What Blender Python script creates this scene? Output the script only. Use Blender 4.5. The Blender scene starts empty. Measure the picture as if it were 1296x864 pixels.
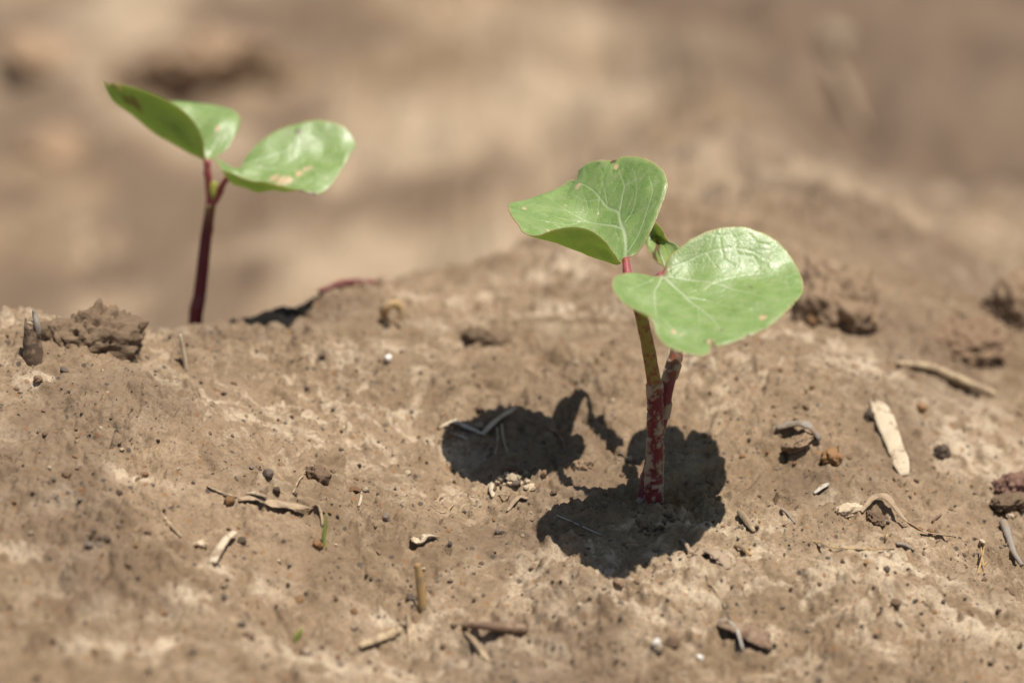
import bpy, math, random
import numpy as np
from mathutils import Vector, noise as mnoise

# ------------------------------------------------------------------ camera, sky, sun, exposure
scene = bpy.context.scene
col = scene.collection
FPX = 3600.0                      # 100 mm lens on a 36 mm frame, in pixels of a 1296 px wide picture
DIST = 0.5                        # metres from the lens to the foot of the main seedling
PITCH = math.radians(24.0) - math.atan((650 - 432) / FPX)
FWD = np.array([0, math.cos(PITCH), -math.sin(PITCH)])
UPV = np.array([0, math.sin(PITCH), math.cos(PITCH)])


def ray(px, py):
    return FWD + np.array([1.0, 0, 0]) * (px - 648) / FPX + UPV * (432 - py) / FPX


CAM = -ray(822, 650) * DIST       # foot of the main seedling is the world origin
cd = bpy.data.cameras.new('camera')
cam = bpy.data.objects.new('camera', cd)
col.objects.link(cam)
cam.location = CAM.tolist()
cam.rotation_euler = (math.pi / 2 - PITCH, 0, 0)
cd.lens = 100.0
cd.sensor_width = 36.0
cd.sensor_fit = 'HORIZONTAL'
cd.clip_start = 0.01
cd.clip_end = 200.0
cd.dof.use_dof = True
cd.dof.focus_distance = 0.497
cd.dof.aperture_fstop = 10.0
cd.dof.aperture_blades = 0
scene.camera = cam

SUN = np.array([0.0104, -0.0067, 0.040])
SUN = SUN / np.linalg.norm(SUN)
world = bpy.data.worlds.new('World')
scene.world = world
world.use_nodes = True
wn = world.node_tree.nodes
sky = wn.new('ShaderNodeTexSky')
sky.sky_type = 'NISHITA'
sky.sun_disc = False
sky.sun_elevation = math.asin(SUN[2])
sky.sun_rotation = math.atan2(SUN[0], SUN[1])
world.node_tree.links.new(sky.outputs[0], wn['Background'].inputs['Color'])
wn['Background'].inputs['Strength'].default_value = 0.062
sl = bpy.data.lights.new('sun', 'SUN')
sl.energy = 4.9
sl.angle = math.radians(0.55)
sl.color = (1.0, 0.945, 0.86)
sun = bpy.data.objects.new('sun', sl)
col.objects.link(sun)
sun.rotation_euler = Vector(SUN.tolist()).to_track_quat('Z', 'Y').to_euler()
sun.location = (SUN * 2).tolist()

scene.view_settings.view_transform = 'Standard'
scene.view_settings.look = 'None'
scene.view_settings.exposure = 0.52
scene.view_settings.gamma = 1.0
scene.view_settings.use_curve_mapping = False
scene.cycles.use_denoising = True
scene.cycles.max_bounces = 8
scene.cycles.transparent_max_bounces = 8

random.seed(7)
RNG = np.random.default_rng(7)

# ------------------------------------------------------------------ maths helpers
_P = np.random.default_rng(3).permutation(4096)
_G = np.random.default_rng(4).uniform(0, 2 * math.pi, 4096)
_GX, _GY = np.cos(_G), np.sin(_G)


def perlin(x, y, seed=0):
    x = np.asarray(x, float)
    y = np.asarray(y, float)
    xi, yi = np.floor(x).astype(int), np.floor(y).astype(int)
    fx, fy = x - xi, y - yi
    u, v = fx * fx * fx * (fx * (fx * 6 - 15) + 10), fy * fy * fy * (fy * (fy * 6 - 15) + 10)

    def g(ix, iy, dx, dy):
        h = _P[(_P[(ix + seed * 131) & 4095] + iy + seed * 17) & 4095]
        return _GX[h] * dx + _GY[h] * dy
    a = g(xi, yi, fx, fy) * (1 - u) + g(xi + 1, yi, fx - 1, fy) * u
    b = g(xi, yi + 1, fx, fy - 1) * (1 - u) + g(xi + 1, yi + 1, fx - 1, fy - 1) * u
    return (a * (1 - v) + b * v) * 1.5


def worley(x, y, seed=0):
    """first and second feature distance and an id value of the nearest cell"""
    x = np.asarray(x, float)
    y = np.asarray(y, float)
    xi, yi = np.floor(x).astype(int), np.floor(y).astype(int)
    f1 = np.full(x.shape, 9.0)
    f2 = np.full(x.shape, 9.0)
    idv = np.zeros(x.shape)
    for dx in (-1, 0, 1):
        for dy in (-1, 0, 1):
            h = _P[(_P[(xi + dx + seed * 57) & 4095] + yi + dy + seed * 91) & 4095]
            cx = xi + dx + 0.5 + 0.42 * _GX[h]
            cy = yi + dy + 0.5 + 0.42 * _GY[h]
            d = np.hypot(x - cx, y - cy)
            closer = d < f1
            f2 = np.where(closer, f1, np.minimum(f2, d))
            idv = np.where(closer, h / 4096.0, idv)
            f1 = np.where(closer, d, f1)
    return f1, f2, idv


def smooth(a, b, x):
    t = np.clip((x - a) / (b - a), 0, 1)
    return t * t * (3 - 2 * t)


# ------------------------------------------------------------------ the lie of the land
TILT = math.tan(math.radians(7))
CX = np.array([-1.0, -0.30, -0.16, -0.125, -0.100, -0.088, -0.070, -0.055, -0.040, -0.032, 0.0, 0.042, 0.075, 0.12, 0.3, 1.0])
CY = np.array([0.030, 0.032, 0.035, 0.040, 0.046, 0.060, 0.078, 0.095, 0.108, 0.111, 0.112, 0.112, 0.104, 0.100, 0.09, 0.09])


def macro(x, y):
    yc = np.interp(x, CX, CY) + 0.0025 * perlin(x * 60, x * 0 + 3.3, 2)
    w = np.interp(x, [-0.1, -0.03, 0.03, 0.1], [0.006, 0.013, 0.018, 0.016])
    t = (y - yc) / w
    sp = np.where(t > 25, t, np.log1p(np.exp(np.minimum(t, 25)))) * w
    S = np.interp(x, [-0.075, -0.03, 0.0, 0.06, 0.1], [1.0, 0.60, 0.30, 0.22, 0.26])
    # the bed is banked: higher to the left, falling away to the right
    bank = 0.019 * smooth(0.028, 0.125, -x) - 0.017 * smooth(0.024, 0.10, x)
    z = TILT * np.maximum(y, -0.45) + bank - (TILT + S) * sp
    zf = -0.150 + 0.012 * perlin(x * 3.1, y * 3.3, 5) + 0.13 * smooth(1.15, 1.7, y) - 0.13 * smooth(2.0, 2.5, y)
    k = 0.012
    m = np.maximum(z, zf)
    m = m + k * np.log(np.exp(np.clip((z - m) / k, -40, 0)) + np.exp(np.clip((zf - m) / k, -40, 0)))
    # past the first furrow the field rolls on in low ridges
    return m * (1 - smooth(3, 6, np.hypot(x, y))) + 0


def ray_to(fun, px, py, t0=0.34, t1=3.0):
    d = ray(px, py)
    t = np.concatenate([np.arange(t0, 0.75, 0.0003), np.arange(0.75, t1, 0.002)])
    P = CAM[None, :] + d[None, :] * t[:, None]
    below = P[:, 2] < fun(P[:, 0], P[:, 1])
    i = int(np.argmax(below)) if below.any() else len(t) - 1
    return P[i]


# pits and cracks: (px, py, radius px, depth in mm), then crack lines
PITS = [(556, 704, 7, 1.6), (566, 708, 5, 1.2), (868, 816, 7, 1.7), (382, 662, 8, 1.6), (1112, 655, 10, 1.2), (500, 405, 6, 1.0),
        (1010, 556, 7, 1.0), (455, 622, 6, 0.7), (700, 585, 9, 1.0), (560, 485, 14, 0.9), (600, 505, 10, 0.8), (880, 548, 8, 0.8)]
MOUNDS = [(118, 412, 44, 3.6), (600, 428, 22, 1.6), (825, 652, 22, 1.5), (350, 655, 40, 1.6), (735, 560, 34, 1.6), (560, 490, 26, 1.3), (1130, 650, 30, 1.0),
          (1020, 580, 30, 1.2), (1285, 625, 26, 1.5), (60, 450, 26, 1.4), (640, 612, 22, 0.7), (660, 545, 36, 1.1), (270, 565, 70, 1.4), (140, 690, 80, 1.5),
          (1150, 740, 90, 1.6), (470, 380, 50, 1.8), (990, 700, 40, 0.8)]
CRACKS = [[(555, 657), (566, 645), (580, 634), (592, 620)], [(470, 515), (500, 520), (540, 516), (590, 520)], [(820, 700), (850, 712), (880, 735)],
          [(1010, 735), (1025, 730), (1036, 726)], [(640, 505), (690, 520), (720, 545)], [(190, 640), (205, 655), (220, 680)],
          [(860, 655), (885, 665), (905, 680), (900, 700)], [(690, 560), (705, 580), (715, 600)], [(470, 690), (495, 696), (515, 690)],
          [(1045, 470), (1080, 480), (1120, 500)], [(1030, 735), (1060, 742), (1090, 760)]]
_pits = [(ray_to(macro, a, b), r * 0.000139, d * 0.001) for a, b, r, d in PITS]
_mounds = [(ray_to(macro, a, b), r * 0.000139, d * 0.001) for a, b, r, d in MOUNDS]
_cracks = [[ray_to(macro, *p) for p in c] for c in CRACKS]


def height(x, y):
    x = np.asarray(x, float)
    y = np.asarray(y, float)
    z = macro(x, y)
    near = 1 - smooth(0.30, 0.9, np.hypot(x, y - 0.0))
    far = smooth(0.10, 0.22, y)
    wx = x + 0.004 * perlin(x * 70, y * 70, 11)
    wy = y + 0.004 * perlin(x * 70, y * 70, 12)
    z = z + 0.0042 * perlin(x * 17, y * 17, 21) + 0.0021 * perlin(wx * 46, wy * 46, 22)
    z = z + 0.015 * far * (perlin(wx * 24, wy * 24, 41) + 0.6 * np.abs(perlin(wx * 52, wy * 52, 42)))
    # thin crusts and plates left by rain, with short edges
    pl = perlin(wx * 120, wy * 150, 23)
    z = z + 0.00075 * smooth(-0.05, 0.10, pl) + 0.0004 * smooth(0.05, 0.12, perlin(wx * 310, wy * 370, 24))
    rough = 0.45 + 0.9 * smooth(-0.25, 0.45, perlin(x * 38, y * 38, 29))
    z = z + 0.00095 * rough * perlin(wx * 230, wy * 230, 25) + 0.00062 * rough * np.abs(perlin(wx * 480, wy * 480, 26)) + near * 0.00042 * rough * perlin(x * 1050, y * 1050, 27)
    # broken crust: sharp little scarps and crumbly lanes
    sc1 = perlin(wx * 200 + 7, wy * 260, 51) + 0.45 * perlin(wx * 560, wy * 600, 52)
    z = z + 0.0006 * smooth(-0.02, 0.05, sc1) * smooth(-0.2, 0.3, perlin(x * 33, y * 33, 53))
    lane = smooth(0.10, 0.32, perlin(wx * 55 + 2, wy * 60, 54))
    f1, f2, idv = worley(wx * 420, wy * 420, 55)
    z = z + near * lane * (0.0011 * np.sqrt(np.clip(1 - (f1 / 0.55) ** 2, 0, 1)) * (0.3 + 0.7 * ((idv * 71.7) % 1)) - 0.0004)
    # embedded grains
    for sc, amp, sd, keep in ((260, 0.0010, 31, 0.80), (520, 0.00055, 32, 0.66), (900, 0.00032, 33, 0.6)):
        f1, f2, idv = worley(x * sc, y * sc, sd)
        r = 0.20 + 0.22 * ((idv * 37.7) % 1)
        z = z + amp * rough * np.sqrt(np.clip(1 - (f1 / r) ** 2, 0, 1)) * (((idv * 91.3) % 1) > keep)
    # pin holes
    f1, f2, idv = worley(x * 330, y * 330, 35)
    z = z - 0.0011 * np.clip(1 - (f1 / 0.22) ** 2, 0, 1) * (((idv * 51.1) % 1) > 0.80)
    for p, r, d in _pits:
        q = ((x - p[0]) ** 2 + ((y - p[1]) * 0.8) ** 2) / (r * r)
        z = z - d * np.exp(-np.minimum(q * q, 50)) * (1 + 0.6 * perlin(x * 700, y * 700, 36))
    for p, r, d in _mounds:
        q = ((x - p[0]) ** 2 + ((y - p[1]) * 0.8) ** 2) / (r * r)
        z = z + d * np.exp(-np.minimum(q, 50)) * (1 + 0.5 * perlin(x * 200, y * 200, 37) + 0.35 * perlin(x * 480, y * 480, 38))
    jx = x + 0.0009 * perlin(x * 380, y * 380, 45)
    jy = y + 0.0009 * perlin(x * 380, y * 380, 46)
    for c in _cracks:
        dist = np.full(x.shape, 9.0)
        for a, b in zip(c[:-1], c[1:]):
            ab = b[:2] - a[:2]
            t = np.clip(((jx - a[0]) * ab[0] + (jy - a[1]) * ab[1]) / (ab @ ab), 0, 1)
            dist = np.minimum(dist, np.hypot(jx - a[0] - t * ab[0], jy - a[1] - t * ab[1]))
        z = z - 0.00055 * np.exp(-(dist / 0.0003) ** 2)
    return z


def G(px, py, lift=0.0):
    """the ground point seen at a pixel, raised by lift metres"""
    p = ray_to(height, px, py)
    p[2] = float(height(p[0], p[1])) + lift
    return p


def at_y(px, py, y):
    d = ray(px, py)
    return CAM + d * ((y - CAM[1]) / d[1])


def proj(P):
    v = np.asarray(P) - CAM
    z = v @ FWD
    return np.stack([648 + FPX * v[..., 0] / z, 432 - FPX * (v @ UPV) / z], -1)


def pxm(px, p):
    """the metres that px pixels measure at point p"""
    return px * float((np.asarray(p) - CAM) @ FWD) / FPX


# ------------------------------------------------------------------ materials
def node_mat(name):
    m = bpy.data.materials.new(name)
    m.use_nodes = True
    return m, m.node_tree.nodes, m.node_tree.links, m.node_tree.nodes['Principled BSDF']


class NB:
    """small helper for wiring nodes"""
    def __init__(self, mat):
        self.n, self.l = mat.node_tree.nodes, mat.node_tree.links

    def put(self, sock, v):
        if isinstance(v, bpy.types.NodeSocket):
            self.l.new(v, sock)
        elif v is not None:
            sock.default_value = v

    def noise(self, vec, scale, detail=4, rough=0.55, dist=0.0):
        t = self.n.new('ShaderNodeTexNoise')
        self.put(t.inputs['Vector'], vec)
        t.inputs['Scale'].default_value = scale
        t.inputs['Detail'].default_value = detail
        t.inputs['Roughness'].default_value = rough
        t.inputs['Distortion'].default_value = dist
        return t.outputs['Fac']

    def vor(self, vec, scale, feature='F1', out='Distance', rnd=1.0):
        t = self.n.new('ShaderNodeTexVoronoi')
        t.feature = feature
        self.put(t.inputs['Vector'], vec)
        t.inputs['Scale'].default_value = scale
        t.inputs['Randomness'].default_value = rnd
        return t.outputs[out]

    def ramp(self, fac, a, b, lo=0.0, hi=1.0):
        t = self.n.new('ShaderNodeMapRange')
        t.interpolation_type = 'SMOOTHSTEP'
        self.put(t.inputs['Value'], fac)
        t.inputs['From Min'].default_value = a
        t.inputs['From Max'].default_value = b
        t.inputs['To Min'].default_value = lo
        t.inputs['To Max'].default_value = hi
        return t.outputs['Result']

    def mix(self, fac, a, b, mode='MIX'):
        t = self.n.new('ShaderNodeMix')
        t.data_type = 'RGBA'
        t.blend_type = mode
        self.put(t.inputs[0], fac)
        for s, v in ((t.inputs[6], a), (t.inputs[7], b)):
            if isinstance(v, tuple) and len(v) == 3:
                v = (*v, 1.0)
            self.put(s, v)
        return t.outputs[2]

    def math(self, op, a, b=None):
        t = self.n.new('ShaderNodeMath')
        t.operation = op
        self.put(t.inputs[0], a)
        if b is not None:
            self.put(t.inputs[1], b)
        return t.outputs[0]

    def attr(self, name, out='Fac'):
        t = self.n.new('ShaderNodeAttribute')
        t.attribute_name = name
        return t.outputs[out]

    def coord(self, out='Object'):
        return self.n.new('ShaderNodeTexCoord').outputs[out]

    def bump(self, h, strength, dist, normal=None):
        t = self.n.new('ShaderNodeBump')
        self.put(t.inputs['Height'], h)
        t.inputs['Strength'].default_value = strength
        t.inputs['Distance'].default_value = dist
        if normal is not None:
            self.l.new(normal, t.inputs['Normal'])
        return t.outputs['Normal']


def soil_material():
    m, n, l, b = node_mat('soil')
    k = NB(m)
    c = k.coord()
    base = k.mix(k.ramp(k.noise(c, 30, 5, 0.6), 0.32, 0.68), (0.150, 0.098, 0.054), (0.250, 0.172, 0.102))
    base = k.mix(k.math('MULTIPLY', k.ramp(k.noise(c, 170, 7, 0.68, 0.6), 0.44, 0.66), 0.55), base, (0.335, 0.243, 0.154))
    base = k.mix(k.math('MULTIPLY', k.ramp(k.noise(c, 330, 6, 0.7, 0.3), 0.50, 0.66), 0.42), base, (0.120, 0.076, 0.044))
    # pale silt films
    silt = k.math('MULTIPLY', k.ramp(k.noise(c, 140, 8, 0.70, 1.0), 0.49, 0.62), k.ramp(k.noise(c, 15, 3, 0.5), 0.45, 0.60))
    base = k.mix(k.math('MULTIPLY', silt, 0.75), base, (0.470, 0.372, 0.258))
    base = k.mix(k.math('MULTIPLY', k.attr('silt'), 0.85), base, (0.490, 0.390, 0.272))
    # darker bare soil: a far band and mottled patches
    base = k.mix(k.math('MULTIPLY', k.attr('dark_patch'), 0.92), base, (0.112, 0.074, 0.047))
    # rusty and dark mineral specks
    r1 = k.math('LESS_THAN', k.vor(c, 640), 0.30)
    id1 = k.vor(c, 640, out='Color')
    sep = n.new('ShaderNodeSeparateColor')
    l.new(id1, sep.inputs[0])
    base = k.mix(k.math('MULTIPLY', k.math('MULTIPLY', r1, k.math('GREATER_THAN', sep.outputs[0], 0.90)), 0.75), base, (0.215, 0.105, 0.042))
    base = k.mix(k.math('MULTIPLY', k.math('MULTIPLY', r1, k.math('GREATER_THAN', sep.outputs[1], 0.93)), 0.85), base, (0.050, 0.040, 0.035))
    r2 = k.math('LESS_THAN', k.vor(c, 1500), 0.33)
    id2 = k.vor(c, 1500, out='Color')
    sep2 = n.new('ShaderNodeSeparateColor')
    l.new(id2, sep2.inputs[0])
    base = k.mix(k.math('MULTIPLY', k.math('MULTIPLY', r2, k.math('GREATER_THAN', sep2.outputs[0], 0.93)), 0.8), base, (0.055, 0.042, 0.036))
    base = k.mix(k.ramp(k.noise(c, 1500, 5, 0.7), 0.42, 0.70, 0.0, 0.5), base, (0.105, 0.068, 0.042))
    l.new(base, b.inputs['Base Color'])
    b.inputs['Roughness'].default_value = 0.82
    b.inputs['Specular IOR Level'].default_value = 0.3
    h = k.math('ADD', k.math('MULTIPLY', k.noise(c, 900, 6, 0.65), 1.0), k.math('MULTIPLY', k.noise(c, 3200, 3, 0.6), 0.35))
    l.new(k.bump(h, 0.9, 0.00042), b.inputs['Normal'])
    return m


def rock_material(name, c1, c2, rough=0.75, scale=2.2, spec=0.3, bump=0.0003):
    m, n, l, b = node_mat(name)
    k = NB(m)
    c = k.coord()
    rnd = n.new('ShaderNodeObjectInfo').outputs['Random']
    colr = k.mix(k.noise(c, scale, 5, 0.65), c1, c2)
    hv = n.new('ShaderNodeHueSaturation')
    l.new(colr, hv.inputs['Color'])
    l.new(k.ramp(rnd, 0, 1, 0.72, 1.28), hv.inputs['Value'])
    l.new(hv.outputs[0], b.inputs['Base Color'])
    b.inputs['Roughness'].default_value = rough
    b.inputs['Specular IOR Level'].default_value = spec
    l.new(k.bump(k.noise(c, scale * 1.6, 5, 0.65), 0.8, bump), b.inputs['Normal'])
    return m


def straw_material(name, c1, c2, rough=0.6, mud=0.0, mudcol=(0.25, 0.175, 0.11), trans=0.0):
    m, n, l, b = node_mat(name)
    k = NB(m)
    c = k.coord()
    al = k.attr('flat', 'Vector')
    mp = n.new('ShaderNodeMapping')
    l.new(al, mp.inputs['Vector'])
    mp.inputs['Scale'].default_value = (1, 9, 1)
    fib = k.noise(mp.outputs[0], 2.5, 5, 0.6, 0.2)
    colr = k.mix(k.ramp(fib, 0.3, 0.7), c1, c2)
    if mud:
        colr = k.mix(k.math('MULTIPLY', k.ramp(k.noise(c, 420, 5, 0.65), 0.60 - mud * 0.3, 0.66 - mud * 0.25), 0.9), colr, mudcol)
    l.new(colr, b.inputs['Base Color'])
    b.inputs['Roughness'].default_value = rough
    b.inputs['Specular IOR Level'].default_value = 0.35
    l.new(k.bump(fib, 0.5, 0.0003), b.inputs['Normal'])
    return m


def leaf_material(name, g1, g2, under=False):
    m, n, l, b = node_mat(name)
    k = NB(m)
    fl = k.attr('flat', 'Vector')
    vein, edge, spot, scar = k.attr('vein'), k.attr('edge'), k.attr('spot'), k.attr('scar')
    base = k.mix(k.ramp(k.noise(fl, 0.28, 5, 0.6, 0.5), 0.32, 0.68), g1, g2)
    base = k.mix(k.ramp(k.noise(fl, 0.9, 5, 0.7, 0.3), 0.50, 0.72, 0.0, 0.45), base, (g2[0] * 1.35, g2[1] * 1.12, g2[2] * 0.7))
    base = k.mix(k.ramp(k.noise(fl, 1.7, 5, 0.7), 0.54, 0.74, 0.0, 0.5), base, (g1[0] * 0.72, g1[1] * 0.8, g1[2] * 0.7))
    base = k.mix(k.ramp(k.noise(fl, 3.5, 4, 0.65), 0.35, 0.75, 0.0, 0.35), base, tuple(min(1, v * 1.35) for v in g2))
    # fine net of veinlets
    net = k.vor(fl, 1.25, 'DISTANCE_TO_EDGE')
    net2 = k.vor(fl, 3.0, 'DISTANCE_TO_EDGE')
    base = k.mix(k.math('MULTIPLY', k.ramp(net, 0.0, 0.07, 1, 0), 0.22), base, (0.30, 0.42, 0.15))
    base = k.mix(k.math('MULTIPLY', vein, 0.9), base, (0.43, 0.50, 0.30))
    base = k.mix(k.math('MULTIPLY', edge, 0.95), base, (0.44, 0.29, 0.13))
    base = k.mix(k.attr('rose'), base, (0.36, 0.055, 0.085))
    base = k.mix(k.math('MULTIPLY', scar, 0.9), base, (0.10, 0.045, 0.02))
    dead = k.mix(k.noise(fl, 3.0, 4, 0.6), (0.42, 0.24, 0.09), (0.66, 0.54, 0.36))
    base = k.mix(spot, base, dead)
    base = k.mix(k.ramp(k.noise(fl, 0.45, 6, 0.7), 0.42, 0.72, 0.0, 0.24), base, (0.43, 0.40, 0.29))
    # dust specks
    sp = k.vor(fl, 1.6)
    spc = n.new('ShaderNodeSeparateColor')
    l.new(k.vor(fl, 1.6, out='Color'), spc.inputs[0])
    base = k.mix(k.math('MULTIPLY', k.math('MULTIPLY', k.math('LESS_THAN', sp, 0.15), k.math('GREATER_THAN', spc.outputs[0], 0.9)), 0.6), base, (0.17, 0.13, 0.07))
    l.new(base, b.inputs['Base Color'])
    b.inputs['Roughness'].default_value = 0.55 if under else 0.40
    l.new(k.ramp(k.noise(fl, 0.6, 4, 0.6), 0.3, 0.7, 0.39 if not under else 0.5, 0.53 if not under else 0.65), b.inputs['Roughness'])
    b.inputs['Specular IOR Level'].default_value = 0.3 if under else 1.0
    h = k.math('ADD', k.math('MULTIPLY', k.ramp(net, 0.0, 0.16), 0.9), k.math('MULTIPLY', k.ramp(net2, 0, 0.2), 0.5))
    h = k.math('ADD', h, k.math('MULTIPLY', k.noise(fl, 5.0, 3, 0.6), 0.6))
    l.new(k.bump(h, 0.6, 0.000032), b.inputs['Normal'])
    tr = n.new('ShaderNodeBsdfTranslucent')
    if under:
        tr.inputs['Color'].default_value = (0.90, 0.92, 0.62, 1)
    else:
        l.new(k.mix(1.0, base, (1.7, 1.75, 0.9, 1), 'MULTIPLY'), tr.inputs['Color'])
    mx = n.new('ShaderNodeMixShader')
    mx.inputs[0].default_value = 0.55 if under else 0.30
    l.new(b.outputs[0], mx.inputs[1])
    l.new(tr.outputs[0], mx.inputs[2])
    l.new(mx.outputs[0], n['Material Output'].inputs['Surface'])
    return m


def stem_material(name, red, red2, olive, mud=1.0, join=0.024, join_w=0.002):
    m, n, l, b = node_mat(name)
    k = NB(m)
    c = k.coord()
    al = k.attr('rise')
    r = k.mix(k.noise(c, 380, 4, 0.6), red, red2)
    o = k.mix(k.ramp(k.noise(c, 900, 4, 0.7), 0.47, 0.60), olive, (0.20, 0.055, 0.022))
    wob = k.math('ADD', al, k.math('MULTIPLY', k.math('SUBTRACT', k.noise(c, 160, 3), 0.5), join_w * 1.5))
    base = k.mix(k.ramp(wob, join - join_w, join + join_w), r, o)
    if mud:
        film = k.math('MULTIPLY', k.ramp(k.noise(c, 1300, 5, 0.7), 0.56, 0.64), k.ramp(k.noise(c, 240, 3, 0.6), 0.40, 0.62))
        base = k.mix(k.math('MULTIPLY', film, 0.8 * mud), base, (0.27, 0.20, 0.135))
        base = k.mix(k.math('MULTIPLY', k.attr('mud'), mud), base, k.mix(k.noise(c, 1500, 4, 0.6), (0.19, 0.135, 0.09), (0.36, 0.285, 0.205)))
    l.new(base, b.inputs['Base Color'])
    b.inputs['Roughness'].default_value = 0.5
    b.inputs['Specular IOR Level'].default_value = 0.4
    l.new(k.bump(k.noise(c, 1600, 4, 0.6), 0.5, 0.0002), b.inputs['Normal'])
    return m


M = {
    'soil': soil_material(),
    'leaf_top': leaf_material('leaf_top', (0.148, 0.240, 0.052), (0.210, 0.308, 0.090)),
    'leaf_under': leaf_material('leaf_under', (0.120, 0.180, 0.060), (0.155, 0.220, 0.085), True),
    'stem': stem_material('stem', (0.150, 0.007, 0.013), (0.080, 0.006, 0.010), (0.215, 0.175, 0.034)),
    'stem_back': stem_material('stem_back', (0.17, 0.020, 0.035), (0.105, 0.015, 0.022), (0.13, 0.075, 0.05)),
    'stem_small': stem_material('stem_small', (0.125, 0.010, 0.022), (0.085, 0.008, 0.014), (0.17, 0.17, 0.050), 0.15, 0.024, 0.004),
    'petiole': stem_material('petiole', (0.34, 0.045, 0.085), (0.25, 0.030, 0.050), (0.27, 0.06, 0.075), 0.0),
    'bud': stem_material('bud', (0.22, 0.24, 0.03), (0.26, 0.26, 0.05), (0.22, 0.24, 0.03), 0.0),
    'hair': rock_material('hair', (0.70, 0.55, 0.50), (0.80, 0.68, 0.62)),
    'dark': rock_material('dark_grain', (0.046, 0.033, 0.025), (0.115, 0.083, 0.060), 0.8, 3.0, 0.1),
    'brown': rock_material('brown_crumb', (0.115, 0.070, 0.040), (0.215, 0.140, 0.085), 0.85),
    'rust': rock_material('rust_crumb', (0.150, 0.075, 0.032), (0.25, 0.135, 0.060), 0.8),
    'grey': rock_material('grey_pebble', (0.095, 0.070, 0.052), (0.19, 0.145, 0.108), 0.7),
    'clod': rock_material('clod', (0.150, 0.096, 0.056), (0.285, 0.200, 0.128), 0.9, 2.6, 0.2, 0.0008),
    'pale': rock_material('pale_crumb', (0.30, 0.225, 0.145), (0.48, 0.38, 0.265), 0.85),
    'white': rock_material('white_pebble', (0.66, 0.60, 0.52), (0.82, 0.77, 0.68), 0.6),
    'redclod': rock_material('red_clod', (0.095, 0.042, 0.030), (0.175, 0.105, 0.072), 0.8),
    'straw': straw_material('straw', (0.33, 0.235, 0.130), (0.52, 0.40, 0.245), 0.6, 0.45),
    'strawgold': straw_material('golden_straw', (0.31, 0.185, 0.070), (0.50, 0.335, 0.150), 0.55, 0.35),
    'strawpale': straw_material('pale_straw', (0.41, 0.320, 0.205), (0.58, 0.48, 0.345), 0.6, 0.25),
    'strawgrey': straw_material('grey_straw', (0.30, 0.265, 0.215), (0.50, 0.45, 0.37), 0.6, 0.2),
    'deadleaf': straw_material('dead_leaf', (0.24, 0.160, 0.092), (0.42, 0.310, 0.200), 0.65, 0.3),
    'browntwig': straw_material('brown_twig', (0.105, 0.060, 0.036), (0.215, 0.130, 0.080), 0.65, 0.3),
    'greytwig': straw_material('grey_twig', (0.155, 0.128, 0.105), (0.33, 0.285, 0.235), 0.7, 0.3),
    'redtwig': straw_material('red_twig', (0.105, 0.022, 0.022), (0.185, 0.050, 0.045), 0.5, 0.3),
    'barkdark': straw_material('dark_bark', (0.075, 0.050, 0.034), (0.160, 0.105, 0.066), 0.8, 0.35),
    'grass': straw_material('grass_green', (0.24, 0.30, 0.055), (0.34, 0.39, 0.10), 0.5),
    'redleaf': straw_material('red_leaf', (0.22, 0.095, 0.050), (0.36, 0.20, 0.12), 0.65, 0.8, (0.30, 0.225, 0.15)),
}

# ------------------------------------------------------------------ mesh helpers


def mesh_obj(name, verts, faces, mats, parent=None, smooth_on=True, attrs=None, fmat=None, origin=None):
    me = bpy.data.meshes.new(name)
    V = np.asarray(verts, float)
    if origin is not None:
        V = V - np.asarray(origin)
    me.from_pydata(V.tolist(), [], [tuple(f) for f in faces])
    for mt in (mats if isinstance(mats, (list, tuple)) else [mats]):
        me.materials.append(M[mt] if isinstance(mt, str) else mt)
    if fmat is not None:
        me.polygons.foreach_set('material_index', np.asarray(fmat, np.int32))
    me.polygons.foreach_set('use_smooth', np.full(len(me.polygons), smooth_on))
    for k, v in (attrs or {}).items():
        v = np.asarray(v, np.float32)
        if v.ndim == 2:
            a = me.attributes.new(k, 'FLOAT_VECTOR', 'POINT')
            a.data.foreach_set('vector', v.ravel())
        else:
            a = me.attributes.new(k, 'FLOAT', 'POINT')
            a.data.foreach_set('value', v)
    me.update()
    o = bpy.data.objects.new(name, me)
    col.objects.link(o)
    if origin is not None:
        o.location = list(origin)
    if parent is not None:
        o.parent = parent
        if parent.type == 'EMPTY' or origin is None:
            o.matrix_parent_inverse = parent_inverse(parent)
    return o


def parent_inverse(p):
    from mathutils import Matrix
    m = Matrix.Translation(p.location)
    q = p.parent
    while q is not None:
        m = Matrix.Translation(q.location) @ m
        q = q.parent
    return m.inverted()


def tag(o, label, cat, group=None, kind=None):
    if label:
        o['label'] = label
    if cat:
        o['category'] = cat
    if group:
        o['group'] = group
    if kind:
        o['kind'] = kind
    return o


def thing(name, loc, label, cat, group=None):
    e = bpy.data.objects.new(name, None)
    e.empty_display_size = 0.005
    e.location = list(loc)
    col.objects.link(e)
    return tag(e, label, cat, group)


def spline(pts, n):
    """Catmull-Rom through the points, n samples"""
    P = np.asarray(pts, float)
    if len(P) == 2:
        t = np.linspace(0, 1, n)[:, None]
        return P[0] * (1 - t) + P[1] * t
    Q = np.vstack([2 * P[0] - P[1], P, 2 * P[-1] - P[-2]])
    out = []
    for s in np.linspace(0, len(P) - 1 - 1e-9, n):
        i = int(s)
        t = s - i
        p0, p1, p2, p3 = Q[i], Q[i + 1], Q[i + 2], Q[i + 3]
        out.append(0.5 * (2 * p1 + (p2 - p0) * t + (2 * p0 - 5 * p1 + 4 * p2 - p3) * t * t + (3 * p1 - p0 - 3 * p2 + p3) * t ** 3))
    return np.array(out)


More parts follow.
